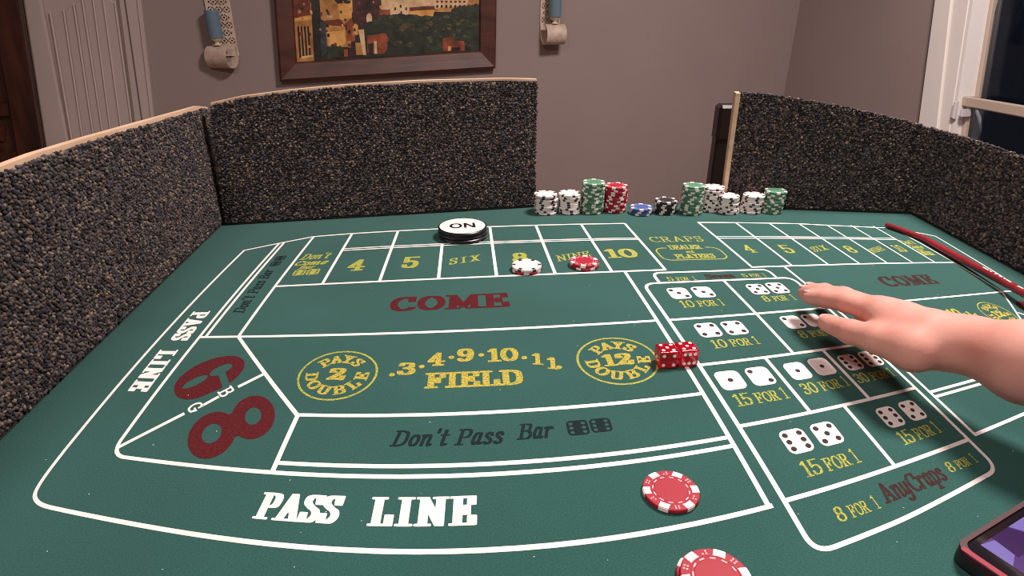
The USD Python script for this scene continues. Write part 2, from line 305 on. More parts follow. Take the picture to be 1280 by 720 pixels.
# white beadboard door in the far wall: stiles, planks, casing
door = UsdGeom.Xform.Define(stage, '/World/door_1').GetPrim(); tag(door, 'white painted door with vertical beadboard planks at far left', kind='structure')
ZT, ZB = 1.98, .02
obj('door_slab', BACK.slab(strip(BACK, (22, 0), (53, 194), (160, 0), (181.6, 152.6), ZB, ZT), 0, .010), DOORW, door)
grooves = [((65.6, 18), (93, 180)), ((82, 14), (105, 171)), ((94.6, 7.6), (118.5, 168)), ((105, 0), (130, 165)), ((118.5, 0), (140, 163)), ((131, 0), (152.6, 159)), ((145, 0), (166, 154))]
tops = [BACK.find(x, y)[1] for x, y in ((66, 16), (82, 13), (95, 6), (105, -2), (118, -6), (131, -4), (145, 4))]
for k in range(6):
    g0, g1 = grooves[k], grooves[k + 1]; gap = .0026
    z1 = (tops[k] + tops[k + 1]) / 2
    pl = strip(BACK, *g0, *g1, .25, z1)
    pl = [(pl[0][0] + gap, pl[0][1]), (pl[1][0] - gap, pl[1][1]), (pl[2][0] - gap, tops[k + 1]), (pl[3][0] + gap, tops[k])]
    obj('plank', BACK.plate(pl, .010, .016, .002), DOORW, door)
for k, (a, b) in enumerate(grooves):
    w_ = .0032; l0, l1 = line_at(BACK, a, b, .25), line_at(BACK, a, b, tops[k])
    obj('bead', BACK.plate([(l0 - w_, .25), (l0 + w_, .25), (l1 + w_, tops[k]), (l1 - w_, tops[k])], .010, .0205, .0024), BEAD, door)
obj('stile', BACK.plate(strip(BACK, (33, 0), (62, 191), (56, 0), (90, 181), ZB, ZT), .010, .030, .006), DOORW, door)
obj('stile', BACK.plate(strip(BACK, (150, 0), (170, 154), (159.5, 0), (180.8, 152.6), ZB, ZT), .010, .026, .005), DOORW, door)
sa, sb = line_at(BACK, (56, 0), (90, 181), 1.3), line_at(BACK, (148, 0), (168, 154), 1.3)
arch = [(sa - .02, ZT)] + [(sa - .02 + (sb - sa + .04) * t, 1.255 - .05 * (2 * t - 1) ** 2 + .02) for t in np.linspace(0, 1, 9)] + [(sb + .02, ZT)]
obj('arched_rail', BACK.slab(arch, .010, .027), DOORW, door)
obj('edge_strip', BACK.plate(strip(BACK, (24.4, 0), (55, 194), (30.5, 0), (60, 192), ZB, ZT), .010, .040, .004), DOORW, door)
obj('casing', BACK.plate(strip(BACK, (160.5, 0), (182, 152.6), (173, 0), (190.6, 150), ZB, ZT + .08), 0, .034, .005), DOORW, door)
obj('casing', BACK.plate(strip(BACK, (173.5, 0), (191, 150), (178.6, 0), (195, 148), ZB, ZT + .08), 0, .024, .004), DOORW, door)
q0, q1 = line_at(BACK, (22, 0), (53, 194), 2.0), line_at(BACK, (178.6, 0), (195, 148), 2.0)
obj('head_casing', BACK.plate([(q0, ZT + .005), (q1 + .01, ZT + .005), (q1 + .01, ZT + .09), (q0, ZT + .09)], 0, .036), DOORW, door)

# dark cabinet at the far left
cab = thing('wooden_cabinet', 'dark cherry wooden cabinet with recessed panels at the far left edge', 'cabinet')
cd = .07; ce = ((22, 0), (53, 194))
cs = lambda z: line_at(BACK, *ce, z, cd)
body = [(cs(.01) - .52, 0), (cs(.01), 0), (cs(2.0), 2.0), (cs(2.0) - .62, 2.0)]
obj('body', BACK.slab(body, .042, cd - .022), CABINET, cab)
def cab_h(px, py): return BACK.find(px, py, cd)[1]
zs = [0.06, cab_h(20, 190), cab_h(15, 146), cab_h(15, 129), 1.92]
st = .075
obj('stile', BACK.plate([(cs(.0) - st, 0), (cs(.0), 0), (cs(2.0), 2.0), (cs(2.0) - st, 2.0)], cd - .022, cd, .004), CABINET, cab)
obj('stile', BACK.plate([(cs(.0) - .56, 0), (cs(.0) - .48, 0), (cs(2.0) - .54, 2.0), (cs(2.0) - .62, 2.0)], cd - .022, cd, .004), CABINET, cab)
def rail(z0, z1): return [(cs(z0) - .53, z0), (cs(z0) - st - .001, z0), (cs(z1) - st - .001, z1), (cs(z1) - .53, z1)]
for z0, z1 in ((0, .08), (zs[2], zs[3]), (zs[1] - .09, zs[1]), (1.9, 2.0)): obj('rail', BACK.plate(rail(z0, z1), cd - .022, cd - .002, .004), CABINET, cab)
for z0, z1 in ((.08, zs[1] - .09), (zs[1], zs[2]), (zs[3], 1.9)):
    pn = [(cs(z0) - .45, z0 + .03), (cs(z0) - st - .03, z0 + .03), (cs(z1) - st - .03, z1 - .03), (cs(z1) - .47, z1 - .03)]
    obj('raised_panel', BACK.plate(pn, cd - .022, cd - .006, .012), mottled('cherry_panel_%d' % (z0 * 100), (.07, .018, .010), (.14, .038, .018), 5, .3, stretch=(6, 6, .7)), cab)

# ceiling lamps (outside the photograph): one is the room's light, the other an added fill
def ceiling_lamp(L, label):
    x, y, z = L['pos']; r = L['radius']
    t = thing('ceiling_lamp', label, 'lamp', (x, y, 0))
    obj('base', lathe([(0, H_ROOM - .03), (r + .02, H_ROOM - .03), (r + .03, H_ROOM - .01), (r + .03, H_ROOM), (0, H_ROOM)]), TRIM, t, smooth=30)
    li = UsdLux.DiskLight.Define(stage, str(t.GetPath()) + '/bulb')
    li.CreateRadiusAttr(r); li.CreateIntensityAttr(L['power']); li.CreateColorAttr(Gf.Vec3f(*L['color'])); li.AddTranslateOp().Set(Gf.Vec3d(0, 0, z - .01))
ceiling_lamp(LAMP_A, 'round white ceiling lamp over the far side of the table')
ceiling_lamp(FILL_LAMP, 'added round white ceiling fill lamp behind the near side of the table')

# ---------------------------------------------------------------- things on the far wall
# framed oil painting of an old town
P0 = lambda x, y: BACK.find(x, y, .02)
pic = thing('framed_painting', 'oil painting of an old town in a wide brown wooden frame on the far wall', 'painting')
ob = [P0(350, 101.6), P0(618.7, 85)]; ib = [P0(370.8, 78), P0(599.5, 63.6)]
lean_l, lean_r = (P0(342.5, 0) - P0(350, 101.6)), (P0(620, 0) - P0(618.7, 85))
up = lambda p, lean, h: p + lean / lean[1] * h
HF = .56
ot = [up(ob[0], lean_l, HF), up(ob[1], lean_r, HF)]; fw = .075
it = [np.array([up(ib[0], lean_l, HF - .09)[0], up(ib[0], lean_l, HF - .09)[1] - fw + .07]), np.array([up(ib[1], lean_r, HF - .09)[0], up(ib[1], lean_r, HF - .09)[1] - fw + .07])]
def moulding(o0, o1, i1, i0):
    """One mitred side of the frame, thick outside and falling towards the picture."""
    mix = lambda a, b, t: a * (1 - t) + b * t
    pts = []
    for o, i in ((o0, i0), (o1, i1)):
        for t, d in ((0, .001), (0, .030), (.12, .036), (.55, .027), (.93, .020), (1, .014), (1, .001)): pts.append(BACK.at(*mix(o, i, t), d))
    n = 7; f = [[k, (k + 1) % n, n + (k + 1) % n, n + k] for k in range(n)]
    tri = [[a, b, c] for a, b, c, d in f] + [[a, c, d] for a, b, c, d in f] + [[0, k + 1, k] for k in range(1, n - 1)] + [[n, n + k, n + k + 1] for k in range(1, n - 1)]
    m = trimesh.Trimesh(np.array(pts), tri, process=False); m.fix_normals(); return m
for a in ((ob[0], ob[1], ib[1], ib[0]), (ob[1], ot[1], it[1], ib[1]), (ot[1], ot[0], it[0], it[1]), (ot[0], ob[0], ib[0], it[0])): obj('frame_side', moulding(*a), FRAMEW, pic)
paint = {}
def oil(name, c, c2=None, sc=26):
    if name not in paint:
        c2 = c2 or tuple(x * .35 for x in c); paint[name] = mottled('oil_' + name, c2, c, sc, .5, lo=.30, hi=.6, detail=5, bump=.3, bscale=120)
    return paint[name]
oil('shade', (.030, .030, .020), (.010, .010, .008)); oil('ochre', (.58, .28, .08), (.30, .12, .035)); oil('bright', (.85, .45, .13), (.55, .25, .06)); oil('cream', (.80, .56, .32), (.50, .30, .14))
oil('roof', (.20, .040, .022)); oil('brick', (.38, .09, .035)); oil('dark', (.045, .022, .020)); oil('maroon', (.085, .028, .026)); oil('blue', (.055, .07, .085)); oil('leaf', (.050, .058, .032), (.016, .020, .014), 34)
oil('leaf_dim', (.030, .040, .026), (.014, .018, .014), 34); oil('leaf_lit', (.085, .082, .038), (.03, .034, .02), 44); oil('leaf_gold', (.13, .09, .032), (.04, .04, .02), 44); oil('white', (.72, .58, .42)); oil('sky', (.42, .40, .36), (.26, .27, .28), 6)
cv = [tuple(ib[0] - (.004, .004)), tuple(ib[1] + (.004, -.004)), tuple(it[1] + (.004, .004)), tuple(it[0] + (-.004, .004))]
canvas = obj('canvas', BACK.slab(cv, .004, .0095), paint['shade'], pic, label='painted canvas of buildings above dark trees')
sh = [0]
rnd = random.Random(4)
inside = Polygon(cv).buffer(-.0045)
def daub(col, pts, rough=0.0):
    """A painted patch; points in photograph pixels, set on the canvas."""
    p = Polygon([tuple(BACK.find(x, y, .01)) for x, y in pts]).buffer(0)
    if rough:
        ring_ = p.exterior.segmentize(.012); p = Polygon([(x + rnd.uniform(-rough, rough), y + rnd.uniform(-rough, rough)) for x, y in list(ring_.coords)[:-1]]).buffer(0)
    p = p.intersection(inside)
    if p.is_empty: return
    sh[0] += 1
    obj('painted_patch', BACK.slab(p, .009, .00955 + .000008 * sh[0]), paint[col], canvas)
Ax = lambda *p: [(340 + .1528 * x, .1528 * y) for x, y in p]
Bx = lambda *p: [(470 + .1528 * x, .1528 * y) for x, y in p]
def disc(cx, cy, rx, ry, n=14): return [(cx + rx * math.cos(t), cy + ry * math.sin(t)) for t in np.linspace(0, 2 * math.pi, n, endpoint=False)]
daub('sky', Ax((100, -4000), (1900, -4000), (1900, -300), (100, -300)), .002)
daub('ochre', Ax((150, -400), (1800, -300), (1800, 100), (150, 100)), .002)
daub('shade', Ax((150, -40), (400, -40), (460, 520), (150, 540)))
daub('ochre', Ax((178, 20), (318, 20), (345, 500), (200, 520)))
daub('roof', Ax((170, -30), (310, -40), (320, 120), (182, 150)), .001)
daub('bright', Ax((183, 148), (322, 132), (324, 160), (185, 176)))
for k in range(4):
    x = 206 + 27 * k; daub('dark', Ax((x, 225), (x + 8, 208), (x + 16, 220), (x + 34, 470), (x + 18, 476)))
daub('cream', Ax((240, 462), (332, 448), (334, 466), (242, 480)))
daub('blue', Ax((395, 180), (440, 180), (455, 420), (405, 460)), .001)
daub('ochre', Ax((385, -40), (660, -60), (645, 390), (455, 380), (438, 180), (400, 160)), .001)
daub('bright', Ax((520, -20), (655, -20), (650, 150), (560, 160)), .002)
daub('bright', Ax((455, 260), (600, 250), (600, 375), (465, 375)), .003)
daub('roof', Ax((430, 168), (560, 155), (600, 215), (440, 208)), .001)
for k in range(3): daub('white', Ax((446 + 17 * k, 100), (458 + 17 * k, 97), (460 + 17 * k, 145), (448 + 17 * k, 148)))
daub('shade', Ax((480, -40), (650, -40), (640, 30), (540, 30)), .002)
daub('maroon', Ax((650, -60), (892, -60), (892, 150), (770, 240), (672, 240)), .001)
daub('dark', Ax((690, 60), (880, 40), (880, 70), (690, 90)), .001)
daub('cream', Ax(*disc(795, 150, 24, 44)))
daub('brick', Ax((595, 190), (650, 150), (672, 200), (680, 335), (612, 335)), .0015)
daub('bright', Ax((663, 215), (680, 192), (702, 205), (704, 285), (668, 285)))
daub('cream', Bx((45, 0), (120, -20), (480, -20), (480, 60), (40, 120)), .002)
daub('brick', Bx((20, 85), (118, 75), (118, 120), (30, 125)), .001)
daub('cream', Bx((112, -30), (278, -30), (270, 125), (118, 128)))
for x, y in ((195, 40), (200, 92), (150, 60), (240, 60)): daub('dark', Bx((x, y), (x + 14, y), (x + 14, y + 24), (x, y + 24)))
daub('bright', Bx((276, 75), (480, 60), (470, 135), (270, 140)), .001)
daub('roof', Bx((272, 62), (482, 46), (484, 78), (274, 92)), .001)
daub('cream', Bx((480, -30), (770, -30), (740, 40), (480, 72)))
for k in range(7):
    x = 492 + 37 * k; daub('roof', Bx((x, 5), (x + 20, 5), (x + 20, 22), (x, 24))); daub('dark', Bx((x, 46), (x + 9, 38), (x + 18, 44), (x + 18, 62), (x, 66)))
for i in range(80):
    x, y = rnd.uniform(190, 1000), rnd.uniform(-40, 420 if i % 3 else 200); w_ = rnd.uniform(8, 22)
    if x > 750 and y > 120: continue
    daub(('shade', 'ochre', 'roof', 'bright', 'dark')[i % 5], Ax((x, y), (x + w_, y - 3), (x + w_ + 3, y + w_ * 1.3), (x + 2, y + w_ * 1.2)), .0012)
daub('leaf_dim', Ax((745, 205), (890, 140), (1000, 115), (1200, 125), (1380, 130), (1500, 70), (1720, 30), (1720, 470), (740, 470)), .004)
for i in range(120):
    x, y = rnd.uniform(0, 830), rnd.uniform(130, 400)
    if x > 540 and y < 140: continue
    daub(('leaf', 'leaf', 'leaf_lit', 'leaf_dim', 'leaf_dim', 'leaf_gold')[i % 6], Bx(*disc(x, y, rnd.uniform(14, 38), rnd.uniform(10, 24), 10)), .003)
daub('leaf_dim', Bx((620, 70), (830, 30), (840, 140), (640, 160)), .005)
daub('brick', Bx((545, 315), (610, 300), (618, 335), (720, 335), (726, 415), (545, 418)), .001)
daub('bright', Bx((590, 378), (612, 380), (612, 414), (590, 416))); daub('dark', Bx((616, 388), (690, 386), (690, 414), (616, 416)))
daub('brick', Ax((780, 292), (930, 270), (945, 300), (940, 400), (920, 440), (868, 440), (866, 360), (836, 335), (826, 440), (782, 440)), .001)
daub('dark', Ax((785, 360), (828, 350), (826, 442), (790, 442))); daub('cream', Ax((834, 335), (856, 335), (862, 440), (836, 440)))
daub('cream', Ax((706, 244), (752, 240), (770, 450), (744, 450))); daub('ochre', Ax((680, 350), (725, 350), (742, 450), (690, 450)))
daub('leaf', Ax((455, 385), (560, 370), (590, 470), (450, 480)), .004); daub('brick', Ax((586, 405), (620, 402), (622, 460), (590, 464)))
daub('dark', Ax((625, 400), (680, 395), (690, 460), (630, 464)), .001)

# two filigree candle sconces
IVORY = mottled('ivory_metal', (.52, .39, .31), (.66, .52, .43), 40, .45, bump=.2, bscale=200)
BLUEGL = mat('blue_candle_glass', {'p': ('principled_bsdf', {'base_color': (.19, .29, .37), 'roughness': .22, 'transmission_weight': .25})}, [])
WAX = plain('cream_wax', (.7, .6, .48), .5)
def sconce(s0, z0, label, twist=0.0, w=.080):
    o = BACK.at(s0, z0, 0)
    t = thing('candle_sconce', label, 'candle sconce', o, 15.0)
    TW = trimesh.transformations.rotation_matrix(math.radians(twist), (0, 0, 1), (w * .35, 0, 0))
    # local frame: x along the wall, y into the wall, z up
    body_ = box(-w / 2, 0, w / 2, .62); holes = []
    for j in range(23):
        cz = .05 + j * .0245
        for cx in (-.0125, .0125) if j % 2 else (-.025, 0, .025):
            ringo = Point(cx, cz).buffer(.0108, 8).difference(Point(cx, cz).buffer(.0074, 8))
            holes.append(ringo.difference(box(cx - .0018, cz - .03, cx + .0018, cz + .03)).difference(box(cx - .03, cz - .0018, cx + .03, cz + .0018)))
            holes.append(Point(cx, cz).buffer(.0034, 6))
        for cx in ((-.0125, .0125) if j % 2 == 0 else (-.0270, 0, .0270)):
            holes.append(Polygon([(cx - .0035, cz), (cx, cz - .005), (cx + .0035, cz), (cx, cz + .005)]))
    filig = body_.difference(unary_union(holes))
    m = trimesh.util.concatenate([trimesh.creation.extrude_polygon(g, .003, engine='earcut') for g in getattr(filig, 'geoms', [filig])])
    m = trimesh.Trimesh(np.c_[m.vertices[:, 0], -.004 - m.vertices[:, 2], m.vertices[:, 1]], m.faces, process=False); m.fix_normals()
    obj('filigree_plate', m, IVORY, t)
    R = .038; ang = np.radians(np.linspace(180, 180 + 285, 30)); th = .0026
    prof = [(0.0, .03)] + [(R + R * math.cos(a) * (1 - .10 * k / 30), R * math.sin(a) * (1 - .10 * k / 30)) for k, a in enumerate(ang)]
    ls = LineString([(x + .0045, y) for x, y in prof]).buffer(th / 2, cap_style=2)
    m = trimesh.creation.extrude_polygon(ls, w, engine='earcut')
    m = trimesh.Trimesh(np.c_[m.vertices[:, 2] - w / 2, -m.vertices[:, 0], m.vertices[:, 1]], m.faces, process=False); m.fix_normals()
    m.apply_transform(TW); obj('scroll', m, IVORY, t, smooth=40)
    cx, cy = .0, -.052
    cup = lathe([(0, .0380), (.013, .0380), (.007, .043), (.007, .047), (.017, .054), (.020, .060), (0, .060)], 24); cup.apply_translation((cx, cy, 0)); cup.apply_transform(TW); obj('cup', cup, WAX, t, smooth=35)
    gl = lathe([(0, .0605), (.0225, .0605), (.0235, .063), (.0235, .146), (.0225, .148), (.0205, .146), (.0205, .068), (0, .068)], 28); gl.apply_translation((cx, cy, 0))
    gl.apply_transform(TW); obj('candle_glass', gl, BLUEGL, t, smooth=40, label='blue glass cup')
    return t
for (px, py), tw, lab in (((284, 70), -26, 'ivory filigree candle sconce with blue glass left of the painting'), ((687, 42), 4, 'ivory filigree candle sconce with blue glass right of the painting')):
    s, z = BACK.find(px, py, .004); sconce(s, z, lab, tw)

# dark chair standing behind the right-hand carpeted boards
ch = thing('dining_chair', 'dark wooden chair half hidden behind the right carpeted board', 'chair', (0, 0, 0))
cb = sight(901, 134); cb = cb / cb[1] * 1.42; cx0, ctop = cb[0], EYE + cb[2]
for sx in (0, .19):
    a = sight(900, 240); lo_x = cx0 + sx
    obj('back_post', rbox(lo_x, lo_x + .045, 1.42, 1.455, 0, ctop, .004), CHAIRW, ch)
    obj('leg', rbox(lo_x, lo_x + .045, 1.80, 1.84, 0, .44, .004), CHAIRW, ch)
obj('top_rail', rbox(cx0 - .002, cx0 + .237, 1.4165, 1.4585, ctop - .075, ctop + .004, .006), CHAIRW, ch)
obj('back_panel', rbox(cx0 + .0455, cx0 + .1895, 1.43, 1.448, .55, ctop - .08, .004), CHAIRW, ch)
obj('seat', rbox(cx0 - .01, cx0 + .245, 1.46, 1.86, .44, .475, .01), CHAIRW, ch)
for y in (1.60,): obj('stretcher', rbox(cx0 + .046, cx0 + .189, y, y + .025, .18, .205, .003), CHAIRW, ch)

# ---------------------------------------------------------------- the printed layout on the felt
# the cloth is printed with a regular layout (u to the right, v away from the players, in units of 0.315 m) and lies slightly stretched; felt() gives its place on the table
FK = np.array([0.19786,0.28775,0.13895,0.013041,-0.0046893,0.77574,1.109,0.60005,0.12004,0.51006,0.30127,0.023139,0.44155,0.21751,0.030025,0.60592,1.3282,1.1647,0.4811,0.078427,0.60406,0.74487,0.28062,0.024887,0.80814,0.85271,0.24453,0.17423,0.056433,0.054196,1.6197,1.0105,0.26893,0.022797,0.85663,0.69538,0.13799,-0.0051643,1.208,0.92625,0.18889,0.19934,0.028474,0.075824])
def felt(t):
    t = np.atleast_2d(t); x, y = (t[:, 0] - .9) / 2.6, (t[:, 1] - 1.7) / 1.3
    B = np.stack([x ** i * y ** j for i in range(5) for j in range(5 - i)], 1)
    return np.c_[B @ FK[:15], B @ FK[15:30]] / (1 + B[:, 1:] @ FK[30:])[:, None]

OUT = [(-.432, .03), (-.478, .925), (-.452, .945), (.02, 1.014), (.045, 1.005), (.345, 1.005), (.365, 1.014), (.655, .982), (.678, .958), (.68, .03)]
table = thing('craps_table', 'home craps table covered in green felt with printed betting layout', 'table')
def flat(poly, z0, z1):
    m = trimesh.creation.extrude_polygon(poly, z1 - z0, engine='earcut'); m.apply_translation((0, 0, z0)); return m
top = Polygon(OUT)
obj('tabletop', flat(top, TABLE - .022, TABLE - .002), PLY, table)
apron = top.buffer(-.04).difference(top.buffer(-.06))
obj('apron', flat(apron, TABLE - .11, TABLE - .022), PLY, table)
for x, y in ((-.36, .10), (-.38, .88), (.60, .10), (.59, .90)): obj('leg', rbox(x - .03, x + .03, y - .03, y + .03, 0, TABLE - .022, .004), PLY, table)
clothm = obj('felt', flat(top.buffer(.002), TABLE - .002, TABLE), FELT, table, label='green felt cloth with printed lines and lettering')
LIMIT = Polygon([(-1.75, .3), (-1.75, 3.2), (5.6, 3.2), (5.2, 2.2), (3.75, 1.27), (2.85, .79), (1.9, .37)])
ink_n = [0]
def ink(poly, m, name='lettering', h=.00011, label=None, parent=None, base=0.0):
    """Print: a thin film of ink on the cloth. poly is in layout units."""
    poly = poly.intersection(LIMIT)
    gs = [g for g in getattr(poly, 'geoms', [poly]) if g.geom_type == 'Polygon' and g.area > 1e-7]
    if not gs: return None
    cells = []
    for g in gs:                                   # long prints are cut into short pieces so that they follow the cloth
        x0, y0, x1, y1 = g.bounds; nx, ny = max(1, math.ceil((x1 - x0) / .09)), max(1, math.ceil((y1 - y0) / .09))
        if nx * ny == 1: cells.append(g); continue
        prepare(g)
        for i in range(nx):
            for j in range(ny):
                c = box(x0 + (x1 - x0) * i / nx, y0 + (y1 - y0) * j / ny, x0 + (x1 - x0) * (i + 1) / nx, y0 + (y1 - y0) * (j + 1) / ny)
                if g.intersects(c): cells += [q for q in getattr(g.intersection(c), 'geoms', [g.intersection(c)]) if q.geom_type == 'Polygon' and q.area > 1e-8]
    ms = [trimesh.creation.extrude_polygon(g, 1.0, engine='earcut') for g in cells]
    e = trimesh.util.concatenate(ms); ink_n[0] += 1
    xy = felt(e.vertices[:, :2]); z = np.where(e.vertices[:, 2] > .5, TABLE + base + h + (ink_n[0] % 60) * .000002, TABLE - .0004)
    r = trimesh.Trimesh(np.c_[xy, z], e.faces, process=False)
    return obj(name, r, m, parent or clothm, label=label)
LW = .0165
def rule(*pts, w=LW, m=None, cap=2, r=0.0, label=None):
    """A printed line through the points; r rounds its corners."""
    p = LineString(pts)
    if r:
        c = list(p.coords); q = [c[0]]
        for a, b, d in zip(c[:-2], c[1:-1], c[2:]):
            a, b, d = map(np.array, (a, b, d)); e0 = (a - b) / np.linalg.norm(a - b); e1 = (d - b) / np.linalg.norm(d - b)
            for t in np.linspace(0, 1, 9): q.append(tuple((1 - t) ** 2 * (b + e0 * r) + 2 * t * (1 - t) * b + t ** 2 * (b + e1 * r)))
        p = LineString(q + [c[-1]])
    return ink(p.segmentize(.08).buffer(w / 2, cap_style=cap, join_style=2 if not r else 1), m or WHITE, 'printed_line', label=label)

# white rules, left half
rule((.735, .664), (-.25, .660), *[tuple(p) for p in smooth([(-1.30, .654), (-1.40, .656), (-1.455, .672), (-1.484, .705), (-1.497, .78), (-1.501, .90)], 6)], (-1.5, 1.2), (-1.494, 2.731), (-1.24, 2.825), (-1.052, 2.893), (-.796, 2.903), (.940, 2.900))
rule((.722, 2.168), (.722, .657))
rule((-1.235, 2.822), (-1.227, 1.674)); rule((-1.268, 2.81), (-1.262, 1.674), (-1.268, .955), (-1.235, .909), (.722, .914), r=.035)
rule((-1.270, 1.674), (.722, 1.673)); rule((-1.05, 2.893), (-1.05, 1.674), (-.610, 1.170), (-.622, .913))
rule((-.612, 1.173), (.722, 1.176)); rule((-.622, .951), (.722, .953))
rule((-1.05, 2.166), (.947, 2.170)); rule((-.785, 2.642), (.935, 2.634), w=.012); rule((-.785, 2.614), (.937, 2.612), w=.012)
for u, v in ((-.79, 2.90), (-.492, 2.90), (-.201, 2.64), (.079, 2.90), (.364, 2.90), (.650, 2.90), (.938, 2.90)): rule((u, v), (u + .006, 2.168))
rule((-.817, 1.403), (-.899, 1.318)); rule((-1.062, 1.153), (-1.262, .945))
# right half
rule((1.475, 2.16), (1.473, 2.913), (2.35, 2.912), (2.63, 2.893), (3.19, 2.873), (3.40, 2.871), (3.76, 2.748), (3.866, 2.697), (3.745, 1.658), (3.7, 1.2))
rule((1.467, 2.168), (2.35, 2.170), (2.91, 2.163), (3.44, 2.150)); rule((1.475, 2.642), (3.20, 2.628), w=.012); rule((1.475, 2.612), (3.20, 2.600), w=.012)
for a, b in ((1.773, 1.766), (2.066, 2.061), (2.352, 2.347), (2.633, 2.629), (2.917, 2.912), (3.195, 3.188)): rule((a, 2.905), (b, 2.166))
rule((3.432, 2.83), (3.437, 2.15), (3.420, 1.668), (2.98, 1.165)); rule((3.56, 1.664), (1.703, 1.673)); rule((1.700, 2.168), (1.712, .683))
rule((2.98, 1.168), (1.705, 1.175)); rule((1.715, .952), (3.0, .955)); rule((1.72, .920), (3.6, .920)); rule((1.706, .683), (2.11, .692), (3.6, .70))
rule((3.60, 2.80), (3.56, 1.664)); rule((3.207, 1.399), (3.30, 1.31)); rule((3.452, 1.153), (3.62, .97))
# centre box
rule((.858, 2.018), (.858, 2.137), (1.557, 2.132), (1.557, 2.018), r=.05)
rule((1.213, 2.021), (.772, 2.021), (.777, .479), (1.12, .485), (1.655, .515), (1.658, 2.018), (1.20, 2.021), r=.065)
for a, b in (((.775, 1.670), (1.66, 1.672)), ((.775, 1.337), (1.66, 1.340)), ((.777, .992), (1.66, .996)), ((.779, .669), (1.655, .673)), ((1.213, 2.02), (1.214, 1.337)), ((1.068, 1.337), (1.072, .992)), ((1.374, 1.337), (1.374, .994)), ((1.232, .995), (1.232, .670))): rule(a, b)

def fit(g, o, ux, vy, cap=None):
    """Puts lettering into a box: o = start of the baseline, ux = along it, vy = up to the capitals' height."""
    x0, y0, x1, y1 = g.bounds; h = cap or y1; b = 0 if cap else y0; h = h - b
    sx = 1 / (x1 - x0)
    return affinity.affine_transform(g, [ux[0] * sx, vy[0] / h, ux[1] * sx, vy[1] / h, o[0] - ux[0] * sx * x0 - vy[0] / h * b, o[1] - ux[1] * sx * x0 - vy[1] / h * b])
def put(text, u0, u1, v0, v1, m, nx=.2, ny=.1, slant=0, gap=.06, tilt=0.0, cap=None, **kw):
    return ink(fit(word(text, nx, ny, gap, slant), (u0, v0), (u1 - u0, tilt), (0, v1 - v0), cap), m, **kw)
wl = dict(label='white words PASS LINE')
ink(unary_union([fit(word('PASS', .36, .10, .03, .16), (-.633, .735), (.252, .004), (0, .098)), fit(word('LINE', .36, .10, .22, .06), (-.312, .737), (.278, .002), (0, .099))]), WHITE, label='white words PASS LINE along the front')
ink(unary_union([fit(word('PASS', .32, .11, .08), (-1.432, 1.919), (.008, -.275), (.108, 0)), fit(word('LINE', .32, .11, .20), (-1.43, 1.568), (.008, -.306), (.108, 0))]), WHITE, label='white words PASS LINE along the left side')
for s, o, e in ((0, 0, ''), (1, 2.70, ' on the right half')):
    put('COME', -.397 + o, .127 + o + s * .03, 1.855 - s * .013, 1.987 - s * .008, DIMRED if s else REDINK, .27, .11, gap=.10, label='maroon word COME' + e)
    o2 = 2.495 * s
    put('FIELD', -.200 + o2, .132 + o2, 1.308, 1.397, GOLD, .29, .14, gap=.10, label='yellow word FIELD' + e)
    put("Don't Pass", -.284 + o2, .052 + o2, 1.032, 1.102, BLACKINK, .2, .09, .32, cap=1.0, label="black words Don't Pass" + e); put('Bar', .086 + o2, .200 + o2, 1.043, 1.112, BLACKINK, .2, .09, .32, cap=1.0, label='black word Bar' + e)
    nums = [('3', -.303, -.236, 1.389, 1.465), ('4', -.198, -.133, 1.438, 1.523), ('9', -.093, -.030, 1.458, 1.543), ('10', .018, .130, 1.449, 1.535)]
    gs = [fit(word(t, .27, .14, .03), (a + o2, c), (b - a, 0), (0, d - c)) for t, a, b, c, d in nums]
    gs += [fit(word('1', .25, .12), (a + o2, c), (.040, -.008), (.006, .072)) for a, c in ((.172, 1.421), (.222, 1.389))]
    gs += [Point(a + o2, c).buffer(.0105, 8) for a, c in ((-.318, 1.392), (-.216, 1.437), (-.112, 1.489), (-.004, 1.497), (.149, 1.466), (.263, 1.394))]
    ink(unary_union(gs), GOLD, label='yellow numbers 3 4 9 10 11 in an arc' + e)
    for cx, cy, num in ((-.522, 1.400, '2'), (.482, 1.416, '12')):
        cx += o2; r = .151
        ink(Point(cx, cy).buffer(r, 32).difference(Point(cx, cy).buffer(r - .0085, 32)), YELLOW, 'printed_ring', label='yellow ring round PAYS %s DOUBLE' % num + e)
        gs = []
        for txt, rad, a0, a1, flip in (('PAYS', .096, 131, 48, 1), ('DOUBLE', .096, 188, 352, -1)):
            for k, c_ in enumerate(txt):
                a = math.radians(a0 + (a1 - a0) * k / (len(txt) - 1)); g = word(c_, .27, .13); x0, y0, x1, y1 = g.bounds
                g = affinity.scale(affinity.translate(g, -(x0 + x1) / 2, -.5), .052, .050, origin=(0, 0)); rot = math.degrees(a) - 90 if flip > 0 else math.degrees(a) + 90
                gs.append(affinity.translate(affinity.rotate(g, rot, origin=(0, 0)), cx + rad * math.cos(a), cy + rad * math.sin(a)))
        wdt = .036 if num == '2' else .058
        gs.append(fit(word(num, .28, .14, .03), (cx - wdt, cy - .036), (2 * wdt, 0), (0, .075)))
        ink(unary_union(gs), GOLD, label='yellow lettering PAYS %s DOUBLE' % num + e)
